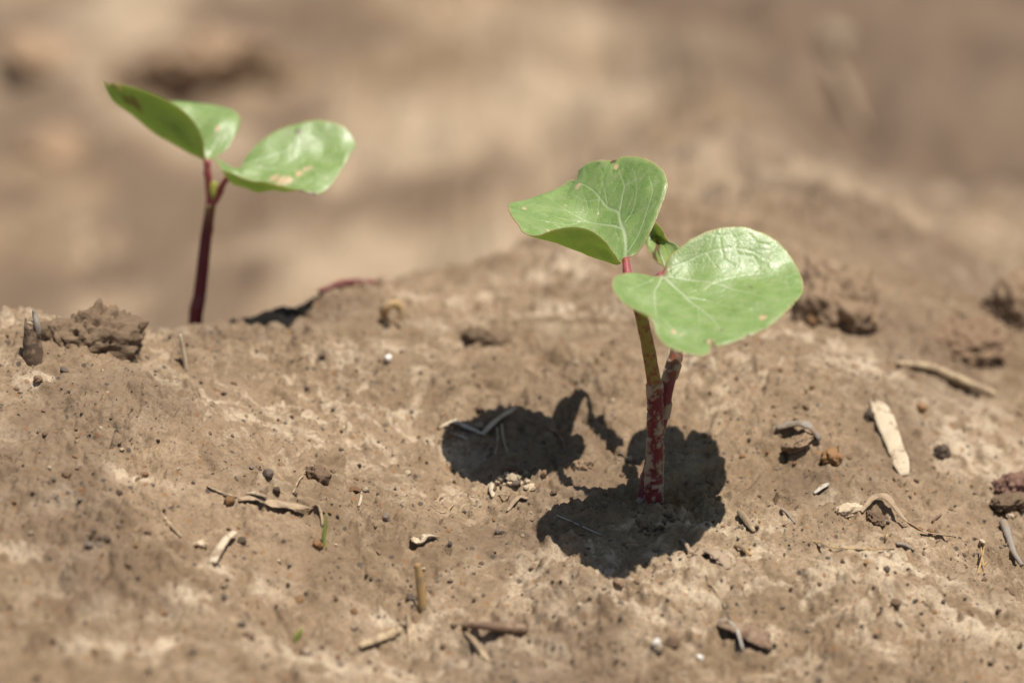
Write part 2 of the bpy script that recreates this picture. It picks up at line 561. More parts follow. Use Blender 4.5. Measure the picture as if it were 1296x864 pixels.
def tube(pts, radii, n=24, sides=12, bump=0.0, seed=0, mudfun=None, flatten=1.0):
    P = spline(pts, n)
    R = np.interp(np.linspace(0, 1, n), np.linspace(0, 1, len(radii)), radii)
    T = np.gradient(P, axis=0)
    T /= np.linalg.norm(T, axis=1)[:, None]
    ref = np.array([0, 0, 1.0]) if abs(T[0][2]) < 0.8 else np.array([0, 1.0, 0])
    N = np.cross(T[0], ref)
    N /= np.linalg.norm(N)
    V, rise, flat, mud = [], [], [], []
    for i in range(n):
        N = N - T[i] * (N @ T[i])
        N /= np.linalg.norm(N)
        B = np.cross(T[i], N)
        for j in range(sides):
            a = 2 * math.pi * j / sides
            d = N * math.cos(a) + B * math.sin(a) * flatten
            p = P[i] + d * R[i]
            k = 1.0
            if bump:
                k += bump * mnoise.noise(Vector((p * 420 + seed).tolist())) + bump * 0.5 * mnoise.noise(Vector((p * 1100 + seed).tolist()))
            mu = mudfun(P[i], p) if mudfun else 0.0
            V.append(P[i] + d * (R[i] * k + 0.00028 * mu))
            rise.append(P[i][2])
            flat.append((i / n * 20, j / sides * 3, 0))
            mud.append(mu)
    F = [(i * sides + j, i * sides + (j + 1) % sides, (i + 1) * sides + (j + 1) % sides, (i + 1) * sides + j) for i in range(n - 1) for j in range(sides)]
    F.append(tuple(range(sides))[::-1])
    F.append(tuple((n - 1) * sides + j for j in range(sides)))
    return np.array(V), F, {'rise': rise, 'flat': flat, 'mud': mud}


def blade(pts, widths, thick, arch=0.25, n=18, m=7, side=None, rag=0.0, seed=0, twist=0.0, roll=0.0):
    """a solid strip that follows pts; arched across, ragged at its margins"""
    P = spline(pts, n)
    W = np.interp(np.linspace(0, 1, n), np.linspace(0, 1, len(widths)), widths)
    T = np.gradient(P, axis=0)
    T /= np.linalg.norm(T, axis=1)[:, None]
    rs = random.Random(seed)
    V, flat = [], []
    for i in range(n):
        s = np.cross(T[i], np.array([0, 0, 1.0])) if side is None else np.asarray(side, float) - T[i] * (np.asarray(side, float) @ T[i])
        s /= np.linalg.norm(s)
        up = np.cross(s, T[i])
        a = roll + twist * (i / (n - 1) - 0.5)
        s, up = s * math.cos(a) + up * math.sin(a), up * math.cos(a) - s * math.sin(a)
        for lay in (1, -1):
            for j in range(m):
                t = j / (m - 1) * 2 - 1
                w = W[i] * 0.5
                if rag and abs(t) > 0.99:
                    w *= 1 + rag * (rs.random() - 0.6)
                th = thick * (1 - 0.7 * t * t) * 0.5
                V.append(P[i] + s * t * w + up * (arch * w * (1 - t * t) + lay * th + rag * 0.10 * w * (rs.random() - 0.5)))
                flat.append((i / n * 14, t * 0.8, lay * 0.2))
    F = []
    L = 2 * m
    for i in range(n - 1):
        a, b = i * L, (i + 1) * L
        for j in range(m - 1):
            F.append((a + j, a + j + 1, b + j + 1, b + j))
            F.append((a + m + j + 1, a + m + j, b + m + j, b + m + j + 1))
        F.append((a + m, a, b, b + m))
        F.append((a + m - 1, a + 2 * m - 1, b + 2 * m - 1, b + m - 1))
    for i in (0, n - 1):
        a = i * L
        for j in range(m - 1):
            q = (a + j, a + m + j, a + m + j + 1, a + j + 1)
            F.append(q if i == 0 else q[::-1])
    return np.array(V), F, {'flat': flat}


_ico = {}


def ico(sub):
    if sub not in _ico:
        import bmesh
        bm = bmesh.new()
        bmesh.ops.create_icosphere(bm, subdivisions=sub, radius=1.0)
        _ico[sub] = (np.array([v.co[:] for v in bm.verts]), [tuple(v.index for v in f.verts) for f in bm.faces])
        bm.free()
    return _ico[sub]


def lump(size, sub=3, seed=0, amp=0.35, freq=1.3, facet=0.0, fine=0.12):
    V, F = ico(sub)
    out = []
    for v in V:
        q = Vector(v.tolist()) * freq + Vector((seed * 3.7, seed * 1.9, seed * 5.1))
        d = 1 + amp * mnoise.noise(q) + fine * mnoise.noise(q * 3.3) + fine * 0.6 * mnoise.noise(q * 7.1) + (fine * 0.55 * abs(mnoise.noise(q * 13.7)) + fine * 0.35 * mnoise.noise(q * 27.0) if sub > 3 else 0)
        out.append(v * d)
    out = np.array(out)
    if facet:
        rs = np.random.default_rng(seed)
        for _ in range(9):
            nn = rs.normal(size=3)
            nn /= np.linalg.norm(nn)
            dd = out @ nn
            lim = rs.uniform(0.62, 0.88)
            out = out - nn[None, :] * (np.maximum(dd - lim, 0) * facet)[:, None]
    return out * np.asarray(size), F


# ------------------------------------------------------------------ the ground sheet
def axis(fine0, fine1, step, far0, far1, grow):
    mid = list(np.arange(fine0, fine1, step))
    a, s = [fine0], step
    while a[-1] > far0:
        s *= grow
        a.append(a[-1] - s)
    b, s = [mid[-1]], step
    while b[-1] < far1:
        s *= grow
        b.append(b[-1] + s)
    return np.array(a[:0:-1] + mid + b[1:])


gx = axis(-0.130, 0.084, 0.00034, -40, 40, 1.055)
gy = axis(-0.076, 0.112, 0.00040, -20, 60, 1.030)
X, Y = np.meshgrid(gx, gy)
Z = height(X, Y)
nx, ny = len(gx), len(gy)
me = bpy.data.meshes.new('ground')
me.vertices.add(nx * ny)
me.vertices.foreach_set('co', np.stack([X, Y, Z], -1).astype(np.float32).ravel())
ii = (np.arange(ny - 1)[:, None] * nx + np.arange(nx - 1)[None, :]).ravel()
quads = np.stack([ii, ii + 1, ii + nx + 1, ii + nx], -1).astype(np.int32)
me.loops.add(quads.size)
me.loops.foreach_set('vertex_index', quads.ravel())
me.polygons.add(len(quads))
me.polygons.foreach_set('loop_start', np.arange(0, quads.size, 4, dtype=np.int32))
me.polygons.foreach_set('use_smooth', np.ones(len(quads), bool))
me.materials.append(M['soil'])
# soil that is paler (dried silt) or darker: patches with shapes of their own
silt = np.zeros(X.shape)
for px, py, rx, ry in [(1230, 560, 70, 60), (1120, 480, 60, 20), (720, 400, 70, 24), (760, 780, 110, 26), (650, 840, 80, 24), (1130, 745, 90, 26), (1230, 800, 80, 28),
                       (700, 340, 70, 16), (60, 505, 60, 12), (230, 492, 46, 7), (60, 640, 80, 10), (330, 630, 40, 10), (60, 800, 60, 14), (200, 820, 60, 10),
                       (410, 450, 60, 8), (880, 760, 60, 14), (1060, 640, 26, 10), (930, 705, 26, 10), (500, 790, 50, 12), (300, 735, 60, 10), (130, 760, 90, 16), (50, 700, 70, 12), (390, 840, 80, 14), (150, 838, 90, 14), (255, 772, 60, 10), (30, 560, 60, 10), (170, 620, 50, 8), (330, 540, 60, 8)]:
    c = ray_to(macro, px, py)
    kx, ky = pxm(rx, c), pxm(ry, c) / math.sin(math.radians(30))
    q = ((X - c[0]) / kx) ** 2 + ((Y - c[1]) / ky) ** 2
    silt = np.maximum(silt, np.exp(-np.minimum(q, 40)) * smooth(-0.25, 0.25, perlin(X * 150, Y * 170, 61) + 0.5 * perlin(X * 420, Y * 420, 62)))
silt = np.maximum(silt, smooth(0.12, 0.30, Y) * (1 - smooth(1.8, 2.4, Y)) * smooth(-0.30, 0.25, perlin(X * 6, Y * 6, 63)) * 0.40)
pa, pb = ray_to(macro, 700, -10), ray_to(macro, 1296, 300)
ab = (pb - pa)[:2] / np.linalg.norm((pb - pa)[:2])
side = (Y - pa[1]) * ab[0] - (X - pa[0]) * ab[1]
dark_patch = smooth(-0.02, 0.05, side + 0.03 * perlin(X * 12, Y * 12, 64)) * smooth(0.20, 0.27, Y) * (1 - smooth(2.0, 2.6, Y))
dark_patch = np.clip(dark_patch * (0.92 + 0.25 * perlin(X * 11, Y * 11, 66)), 0, 1)
mott = smooth(-0.05, 0.28, perlin(X * 10 + 3, Y * 8, 65) + 0.4 * perlin(X * 26, Y * 22, 67))
dark_patch = np.maximum(dark_patch, 0.85 * mott * smooth(0.12, 0.18, Y) * (1 - smooth(-0.06, 0.03, X)))
dark_patch = np.maximum(dark_patch, 0.55 * mott * smooth(0.11, 0.16, Y) * smooth(0.02, 0.06, X))
dark_patch = np.maximum(dark_patch, 0.40 * smooth(0.10, 0.40, perlin(X * 26 + 9, Y * 26, 68)) * (1 - smooth(0.10, 0.14, Y)))
silt = silt * (1 - dark_patch)
for nm, arr in (('silt', silt), ('dark_patch', dark_patch)):
    a = me.attributes.new(nm, 'FLOAT', 'POINT')
    a.data.foreach_set('value', arr.astype(np.float32).ravel())
me.update(calc_edges=True)
ground = bpy.data.objects.new('ground', me)
col.objects.link(ground)
tag(ground, 'crusted brown soil ridge strewn with grains and crumbs', 'soil', kind='structure')

# ------------------------------------------------------------------ leaves


def tps_fit(uv, P, reg=0.02):
    n = len(uv)
    d = np.linalg.norm(uv[:, None] - uv[None], axis=-1)
    K = np.where(d > 0, d * d * np.log(d + 1e-9), 0) + np.eye(n) * reg
    A = np.zeros((n + 3, n + 3))
    A[:n, :n] = K
    A[:n, n] = 1
    A[:n, n + 1:] = uv
    A[n:, :n] = A[:n, n:].T
    w = np.linalg.solve(A, np.vstack([P, np.zeros((3, 3))]))

    def f(q):
        d = np.linalg.norm(q[:, None] - uv[None], axis=-1)
        K = np.where(d > 0, d * d * np.log(d + 1e-9), 0)
        return K @ w[:n] + w[n] + q @ w[n + 1:]
    return f


def seg_dist(p, a, b):
    ab = b - a
    t = np.clip(((p - a) @ ab) / (ab @ ab + 1e-12), 0, 1)
    return np.linalg.norm(p - a - t[:, None] * ab, axis=1), t


def make_leaf(parent, outline, inner, center, veins=(), spots=(), scars=(), rings=90, around=440, thick=0.00034, base_i=0, puff=0.00008, jag=0.10, seed=0, depth=None, upright=False):
    """outline and inner: (px, py, y in mm[, du, dv]); the flat leaf is spanned by u, v in mm and bent through the points"""
    def conv(L):
        P = np.array([at_y(q[0], q[1], (depth(q[2]) if depth else q[2]) * 0.001) for q in L])
        uv = P[:, [0, 2 if upright else 1]] * 1000 + np.array([[(q[3] if len(q) > 3 else 0), (q[4] if len(q) > 4 else 0)] for q in L])
        return P, uv
    PB, UB = conv(outline)
    PI, UI = conv(inner)
    f = tps_fit(np.vstack([UB, UI]), np.vstack([PB, PI]))
    cu = conv([center])[1][0]
    # closed spline of the margin
    n = len(UB)
    Q = np.vstack([UB[-1], UB, UB[0], UB[1]])
    seg = np.linalg.norm(np.diff(np.vstack([UB, UB[:1]]), axis=0), axis=1)
    cum = np.concatenate([[0], np.cumsum(seg)])
    bd = []
    for s in np.linspace(0, cum[-1], around, endpoint=False):
        i = min(int(np.searchsorted(cum, s, side='right') - 1), n - 1)
        t = (s - cum[i]) / max(seg[i], 1e-9)
        p0, p1, p2, p3 = Q[i], Q[i + 1], Q[i + 2], Q[i + 3]
        bd.append(0.5 * (2 * p1 + (p2 - p0) * t + (2 * p0 - 5 * p1 + 4 * p2 - p3) * t * t + (3 * p1 - p0 - 3 * p2 + p3) * t ** 3))
    bd = np.array(bd)
    th = np.linspace(0, 2 * math.pi, around, endpoint=False)
    wob = 1 + jag * 0.06 * perlin(np.cos(th) * 9 + seed, np.sin(th) * 9, 71) + jag * 0.04 * perlin(np.cos(th) * 30 + seed, np.sin(th) * 30, 72)
    bd = cu + (bd - cu) * wob[:, None]
    ss = np.linspace(0, 1, rings + 1)[1:]
    flat = np.vstack([cu[None]] + [cu + (bd - cu) * s for s in ss])
    P = f(flat)
    ring = np.concatenate([[0], np.repeat(ss, around)])
    F = [(0, 1 + j, 1 + (j + 1) % around) for j in range(around)]
    for r in range(rings - 1):
        a = 1 + r * around
        b = a + around
        F += [(a + j, b + j, b + (j + 1) % around, a + (j + 1) % around) for j in range(around)]
    # normals of the bent sheet
    tris = np.array([q[:3] for q in F])
    fn = np.cross(P[tris[:, 1]] - P[tris[:, 0]], P[tris[:, 2]] - P[tris[:, 0]])
    N = np.zeros_like(P)
    for q in range(3):
        np.add.at(N, tris[:, q], fn)
    for q in F[around:]:
        pass
    N /= np.linalg.norm(N, axis=1)[:, None] + 1e-12
    if (N[:, 2].sum()) < 0:
        N = -N
        F = [q[::-1] for q in F]
    pr = proj(P)
    # which sheet point shows at a pixel
    def find(px, py):
        d = np.linalg.norm(pr - np.array([px, py]), axis=1)
        near = np.nonzero(d < d.min() + 1.5)[0]
        return flat[near[np.argmin(P[near][:, 1])]]
    vein = np.zeros(len(flat))
    for pts, w0, w1 in veins:
        U = np.array([find(*q) for q in pts])
        U = spline(U, max(2, 5 * len(U)))
        for i in range(len(U) - 1):
            d, t = seg_dist(flat, U[i], U[i + 1])
            w = w0 + (w1 - w0) * (i + t) / (len(U) - 1)
            vein = np.maximum(vein, np.exp(-(d / (w * 0.62)) ** 2) * (0.45 + 0.55 * np.clip(w / 0.35, 0, 1)))
    spot = np.zeros(len(flat))
    for px, py, r in spots:
        u = find(px, py)
        d = np.linalg.norm(flat - u, axis=1) + 0.5 * r * perlin(flat[:, 0] * 1.7, flat[:, 1] * 1.7, 81)
        spot = np.maximum(spot, smooth(r, r * 0.7, d))
    scar = np.zeros(len(flat))
    for px, py, r in scars:
        u = find(px, py)
        d = np.linalg.norm(flat - u, axis=1) + 0.6 * r * perlin(flat[:, 0] * 2.1, flat[:, 1] * 2.1, 82)
        scar = np.maximum(scar, smooth(r, r * 0.6, d))
    dm = (1 - ring) * np.concatenate([[10], np.tile(np.linalg.norm(bd - cu, axis=1), rings)])
    edge = np.exp(-(dm / 0.22) ** 2) * (0.6 + 0.4 * perlin(flat[:, 0] * 0.5, flat[:, 1] * 0.5, 83))
    rose = np.exp(-(np.linalg.norm(flat - UB[base_i], axis=1) / 0.9) ** 2) * 0.9
    # relief: pads between the larger cells, veins sunk above and proud below
    f1, f2, _ = worley(flat[:, 0] * 0.36 + 0.25 * perlin(flat[:, 0] * 0.3, flat[:, 1] * 0.3, 84), flat[:, 1] * 0.36, 85 + seed)
    pad = smooth(0.0, 0.17, f2 - f1)
    soft = perlin(flat[:, 0] * 0.22, flat[:, 1] * 0.22, 86 + seed)
    fade = smooth(0, 0.9, dm)
    rel = fade * (puff * pad * (0.45 + 0.55 * smooth(-0.2, 0.3, soft)) - 0.00012 * vein + 0.00022 * soft)
    top = P + N * (thick / 2 * (0.35 + 0.65 * smooth(0, 0.5, dm)) + rel)[:, None]
    bot = P - N * (thick / 2 * (0.35 + 0.65 * smooth(0, 0.5, dm)) + 0.00016 * vein * fade - rel * 0.8)[:, None]
    nv = len(P)
    V = np.vstack([top, bot])
    F2 = F + [tuple(v + nv for v in q[::-1]) for q in F]
    o0 = 1 + (rings - 1) * around
    first = F[around * 2 - 1] if rings > 1 else F[0]
    flip = (F[0][1] > F[0][2]) if F[0][0] == 0 else True
    for j in range(around):
        a, b = o0 + j, o0 + (j + 1) % around
        q = (a, a + nv, b + nv, b)
        F2.append(q[::-1] if flip else q)
    fm = [0] * len(F) + [1] * len(F) + [0] * around
    at = {'flat': np.vstack([np.c_[flat, np.zeros(nv)], np.c_[flat, np.full(nv, 9.0)]])}
    for nm, a in (('vein', vein), ('edge', edge), ('spot', spot), ('scar', scar), ('rose', rose)):
        at[nm] = np.concatenate([a, a])
    return mesh_obj('leaf', V, F2, ['leaf_top', 'leaf_under'], parent, True, at, fm)


# ------------------------------------------------------------------ main seedling
main = thing('seedling', (0, 0, 0), 'large green two-leaved seedling with muddy red stem standing over its own dark shadow', 'seedling', None)


def mud_main(c, p):
    z = c[2]
    q = Vector((p * 520).tolist())
    v = mnoise.noise(Vector((q.x * 0.7, q.y * 0.7, q.z * 0.35))) * 0.75 + mnoise.noise(q * 1.7) * 0.45 + mnoise.noise(q * 4.1) * 0.35
    lim = 0.08 if z < 0.0245 else 0.85
    if z < 0.006:
        lim = -0.25 if p[0] > c[0] - 0.0004 else 0.0
    if 0.0215 < z < 0.0245:
        lim = -0.15
    return float(smooth(lim, lim + 0.10, v))


def stem_part(parent, pts, rad, mat, mud=None, name='stem', n=150, sides=32, bump=0.05, seed=0):
    V, F, A = tube(pts, rad, n, sides, bump, seed, mud)
    return mesh_obj(name, V, F, mat, parent, True, A)


mm = 0.001
stem_pts = [at_y(826, 672, 0), at_y(827, 648, 0), at_y(828, 600, 0.0005), at_y(830, 540, 0.0008), at_y(829, 494, 0.0008), at_y(822, 449, 0.0006), at_y(814, 410, 0.0002), at_y(806, 378, 0.0002)]
stem_part(main, stem_pts, [0.00162, 0.00155, 0.00142, 0.00136, 0.00126, 0.00116, 0.00110, 0.00102], 'stem', mud_main)
stem_part(main, [at_y(806, 381, 0.0003), at_y(799, 362, 0.0018), at_y(794, 346, 0.0045), at_y(792, 328, 0.0072)], [0.00085, 0.00072, 0.00068, 0.00074, 0.0006], 'petiole', None, 'petiole', 26, 14)
stem_part(main, [at_y(807, 381, 0.0001), at_y(818, 370, -0.0006), at_y(830, 358, -0.0022), at_y(838, 347, -0.0034)], [0.00090, 0.00080, 0.00080, 0.00095, 0.0006], 'petiole', None, 'petiole', 26, 14)
V, F = lump((0.0011, 0.0010, 0.0018), 3, 5, 0.2)
mesh_obj('bud', V + at_y(808, 372, 0.0006), F, 'bud', main, True, {'rise': np.full(len(V), 0.0), 'mud': np.zeros(len(V))})

right_outline = [
    (838, 345, -1.0), (846, 327, 1.6), (869, 306, 4.2), (895, 293, 6.0), (921, 287, 6.6), (944, 288, 6.4), (976, 300, 4.6), (1002, 326, 0.5), (1016, 355, -5.0), (1015, 373, -9.0),
    (1006, 383, -11.6), (1003, 387, -12.6), (980, 409, -17.2), (947, 426, -20.8), (915, 437, -22.8), (906, 438, -23.2), (900, 430, -21.4), (898, 445, -24.4), (888, 450, -25.8), (868, 447, -25.6),
    (844, 438, -24.2), (831, 424, -21.8), (827, 409, -19.6), (820, 399, -18.4), (806, 393, -17.2), (790, 384, -15.6), (779, 372, -12.9), (774, 359, -9.2), (781, 349, -5.9), (798, 345, -3.6), (814, 347, -2.4), (827, 350, -1.8)]
right_inner = [
    (845, 353, -2.4), (880, 358, -4.0), (921, 362, -5.4), (965, 374, -9.4), (900, 322, 1.2), (940, 318, 1.6), (975, 338, -1.6), (870, 335, 0.0), (905, 342, -2.2), (950, 345, -2.4),
    (870, 385, -10.0), (905, 395, -12.0), (945, 398, -14.0), (890, 415, -18.0), (860, 415, -18.5), (850, 395, -13.6), (825, 375, -9.6), (800, 366, -8.6), (805, 389, -13.6), (818, 400, -15.6), (792, 376, -11.6), (840, 425, -20.4)]
right_veins = [
    ([(839, 348), (858, 365), (879, 386), (903, 404), (912, 418)], 0.50, 0.12),
    ([(840, 350), (868, 353), (900, 358), (935, 367), (970, 377)], 0.34, 0.10),
    ([(838, 350), (828, 368), (830, 395), (834, 415)], 0.34, 0.10),
    ([(826, 353), (812, 361), (795, 368)], 0.22, 0.08),
    ([(842, 344), (868, 330), (895, 318), (925, 313), (950, 318), (975, 330)], 0.24, 0.08),
    ([(868, 375), (900, 380), (935, 389), (955, 392)], 0.20, 0.06), ([(848, 396), (866, 392), (880, 388)], 0.16, 0.06),
    ([(890, 396), (920, 404), (950, 405)], 0.18, 0.05), ([(833, 400), (846, 410), (856, 428)], 0.16, 0.05),
    ([(905, 359), (930, 350), (960, 346), (985, 348)], 0.16, 0.05), ([(925, 313), (945, 298), (960, 297)], 0.14, 0.05), ([(950, 318), (975, 315), (990, 322)], 0.13, 0.05),
    ([(883, 390), (886, 410), (880, 432)], 0.16, 0.05), ([(880, 324), (890, 306), (905, 298)], 0.13, 0.05), ([(895, 318), (905, 335), (915, 350)], 0.12, 0.05), ([(940, 316), (948, 332), (944, 348)], 0.12, 0.05)]
make_leaf(main, right_outline, right_inner, (895, 375, -9.0), right_veins,
          [(852, 420, 0.55), (965, 401, 0.75), (899, 431, 0.8), (862, 424, 0.25), (809, 376, 0.18)],
          [(949, 426, 0.5), (893, 430, 0.45), (1003, 386, 0.35), (913, 418, 0.4), (950, 364, 0.35), (947, 360, 0.2), (935, 430, 0.3)], base_i=0, seed=1,
          depth=lambda y: float(np.interp(y, [-30, -9, -1, 7], [-36.2, -12.0, -3.4, 1.2])))

left_outline = [
    (792, 327, 4.2), (805, 322, 4.6), (818, 303, 5.8), (831, 277, 8.2), (842, 248, 11.0), (845, 232, 12.8), (839, 216, 15.6), (824, 204, 18.8), (805, 198, 21.8), (788, 198, 24.0), (780, 203, 24.0), (772, 203, 24.6),
    (759, 203, 25.8), (742, 208, 27.4), (733, 215, 28.8), (730, 229, 27.0), (720, 229, 28.2), (685, 246, 26.0), (662, 254, 22.4), (644, 258, 18.4), (646, 271, 13.6),
    (656, 285, 9.6, 0, -0.6), (663, 295, 7.2, 0, -1.2), (681, 298, 4.8, 0, -2.0), (701, 291, 2.8, 0, -3.2), (727, 287, 1.6, 0, -4.0), (750, 293, 1.4, 0, -3.6), (766, 306, 1.8, 0, -2.4), (776, 320, 2.6, 0, -1.2), (785, 332, 3.6, 0, -0.3)]
left_inner = [
    (783, 334, 5.2), (752, 326, 6.0), (718, 312, 6.6), (690, 302, 7.4), (770, 316, 3.8, 0, -1.0), (740, 308, 3.6, 0, -2.0), (708, 303, 4.4, 0, -1.6),
    (745, 292, 14.6), (765, 300, 12.0), (785, 305, 9.2), (700, 275, 16.5), (735, 258, 21.0), (770, 262, 18.6), (800, 275, 12.4), (800, 235, 17.6), (770, 228, 21.8), (820, 240, 14.0), (690, 262, 20.0), (672, 275, 15.0)]
left_veins = [
    ([(793, 325), (791, 300), (786, 280), (781, 266), (760, 252), (735, 232)], 0.52, 0.10),
    ([(783, 268), (787, 248), (790, 235), (783, 215)], 0.30, 0.08), ([(795, 318), (808, 295), (818, 268), (826, 240), (820, 222)], 0.26, 0.08),
    ([(789, 290), (770, 285), (745, 280), (720, 278)], 0.30, 0.08), ([(745, 280), (715, 265), (695, 250)], 0.20, 0.06), ([(792, 280), (803, 262), (806, 240), (803, 215)], 0.20, 0.06),
    ([(770, 258), (765, 240), (760, 222)], 0.14, 0.05), ([(735, 280), (715, 285), (690, 280), (665, 272)], 0.16, 0.05), ([(760, 252), (740, 252), (722, 245)], 0.13, 0.05), ([(790, 235), (805, 225), (810, 212)], 0.13, 0.05)]
make_leaf(main, left_outline, left_inner, (752, 285, 12.0), left_veins,
          [(779, 211, 0.62), (731, 236, 0.55), (664, 263, 0.45), (716, 259, 0.22), (757, 270, 0.25), (693, 292, 0.3)],
          [(777, 203, 0.5), (757, 207, 0.25), (728, 229, 0.5)], base_i=0, seed=2, depth=lambda y: (y - 14) * 1.04 + 17.4)

# ------------------------------------------------------------------ the second seedling behind it, mostly hidden
second = thing('seedling', (-0.0012, 0.0035, 0), 'seedling hidden behind the large one, thin dark stem and curled leaf showing', 'seedling')


def mud_second(c, p):
    q = Vector((p * 520).tolist())
    v = mnoise.noise(q * 0.5 + Vector((9, 2, 4))) * 0.8 + mnoise.noise(q * 1.7) * 0.4
    lim = 0.02 if c[2] > 0.01 else 0.05
    return float(smooth(lim, lim + 0.12, v))


stem_part(second, [at_y(811, 668, 0.0030), at_y(814, 640, 0.0032), at_y(818, 610, 0.0038), at_y(830, 560, 0.0046), at_y(840, 520, 0.0052), at_y(845, 488, 0.0056), at_y(854, 456, 0.0062), at_y(858, 430, 0.0080), at_y(858, 400, 0.0110)],
          [0.0013, 0.0012, 0.0011, 0.0011, 0.00105, 0.00115, 0.00112, 0.0010, 0.0009], 'stem_back', mud_second, seed=5)
stem_part(second, [at_y(858, 402, 0.0110), at_y(852, 380, 0.0150), at_y(846, 350, 0.0185)], [0.0008, 0.0007, 0.0007], 'petiole', None, 'petiole', 16, 10)
stem_part(second, [at_y(858, 402, 0.0110), at_y(872, 392, 0.0135), at_y(885, 383, 0.0160)], [0.0008, 0.0007, 0.0007], 'petiole', None, 'petiole', 16, 10)
make_leaf(second, [(850, 347, 18.0), (840, 338, 19.8), (829, 330, 23.5), (817, 309, 29.0), (803, 303, 19.5), (786, 298, 18.0), (772, 285, 25.0), (787, 270, 36.5), (812, 271, 33.5), (829, 281, 29.5), (838, 290, 28.6), (843, 301, 27.8), (851, 310, 26.4), (860, 313, 24.0), (866, 328, 19.5)],
          [(834, 308, 30.0), (822, 294, 31.0), (846, 325, 23.6), (802, 288, 27.0), (838, 296, 29.8), (846, 308, 27.6)], (826, 302, 30.0), [([(850, 345), (834, 312), (800, 285)], 0.3, 0.1)], [], [(833, 310, 0.6), (830, 322, 0.5), (824, 300, 0.4)],
          rings=50, around=220, seed=3, upright=True)
make_leaf(second, [(884, 384, 14.0), (866, 358, 13.3), (873, 327, 23.5), (902, 312, 28.0), (934, 316, 26.8), (944, 329, 22.6), (952, 321, 25.2), (966, 323, 24.4), (987, 349, 16.2), (1002, 368, 6.0), (990, 382, -1.6), (957, 387, -2.6), (918, 378, 2.0)],
          [(930, 355, 13.5), (905, 345, 18.0), (960, 355, 12.0), (930, 372, 6.5)], (928, 352, 14.5), [([(884, 383), (925, 355), (944, 332)], 0.4, 0.1)], rings=40, around=220, seed=4)

# ------------------------------------------------------------------ the small seedling beyond the crest
YB = 0.068
small = thing('seedling', (-0.089, YB, 0), 'smaller seedling with smooth dark red stem and folded leaves behind the crest', 'seedling')
small.location = (float(at_y(247, 414, YB)[0]), YB, float(height(at_y(247, 414, YB)[0], YB)))
B0 = at_y(247, 414, YB)
low = B0 + np.array([-0.0008, 0, -0.02])


def lift_rise(A):
    return A


def part_small(pts, rad, mat, name, n=50, sides=16):
    V, F, A = tube(pts, rad, n, sides, 0.03, 3, lambda c, p: float(smooth(0.2, 0.35, mnoise.noise(Vector((p * 300).tolist())))) * 0.6)
    A['rise'] = (np.array(A['rise']) - B0[2]) * 1.0
    return mesh_obj(name, V, F, mat, small, True, A)


part_small([low, B0, at_y(252, 378, YB), at_y(256, 343, YB), at_y(261, 299, YB), at_y(267, 258, YB)], [0.00140, 0.00136, 0.00128, 0.00120, 0.00110, 0.00098], 'stem_small', 'stem')
part_small([at_y(267, 260, YB), at_y(264, 240, YB), at_y(263, 222, YB), at_y(262, 203, YB)], [0.00072, 0.00062, 0.00062, 0.0007], 'petiole', 'petiole', 20, 12)
part_small([at_y(268, 260, YB), at_y(276, 247, YB - 0.0006), at_y(284, 230, YB - 0.001), at_y(299, 214, YB - 0.001)], [0.00072, 0.00062, 0.0006, 0.0006], 'petiole', 'petiole', 20, 12)
V, F = lump((0.0010, 0.0008, 0.0022), 3, 8, 0.2)
mesh_obj('bud', V + at_y(271, 243, YB - 0.0004), F, 'bud', small, True, {'rise': np.full(len(V), 0.0), 'mud': np.zeros(len(V))})
y0 = YB * 1000
make_leaf(small, [(262, 203, y0), (256, 174, y0 - 2.4, 0, -2), (242, 150, y0 - 3.4, 0, -4), (217, 130, y0 - 3.2, 0, -5.5), (181, 114, y0 - 1.5, 0, -5), (149, 106, y0 + 1.5, 0, -3), (131, 104, y0 + 4.5, 0, -0.5),
                  (150, 118, y0 + 8.0), (185, 130, y0 + 11.5), (217, 128, y0 + 14.0), (254, 131, y0 + 14.5), (288, 137, y0 + 13.0), (303, 147, y0 + 10.0), (302, 165, y0 + 6.5), (287, 189, y0 + 2.5)],
          [(242, 195, y0 + 1.4), (201, 171, y0 + 3.0), (161, 141, y0 + 4.0), (138, 120, y0 + 4.4), (245, 176, y0 - 0.8, 0, -1.6), (205, 150, y0 + 0.2, 0, -2.4), (255, 170, y0 + 6.5), (225, 150, y0 + 9.5), (275, 160, y0 + 6.5)],
          (230, 172, y0 + 3.4), [([(262, 200), (255, 176), (240, 152)], 0.4, 0.1), ([(265, 195), (280, 170), (292, 150)], 0.3, 0.1)], [(275, 162, 0.5), (150, 110, 0.7)], [(172, 132, 1.5), (160, 128, 1.0), (140, 107, 0.6)], rings=60, around=300, seed=5)
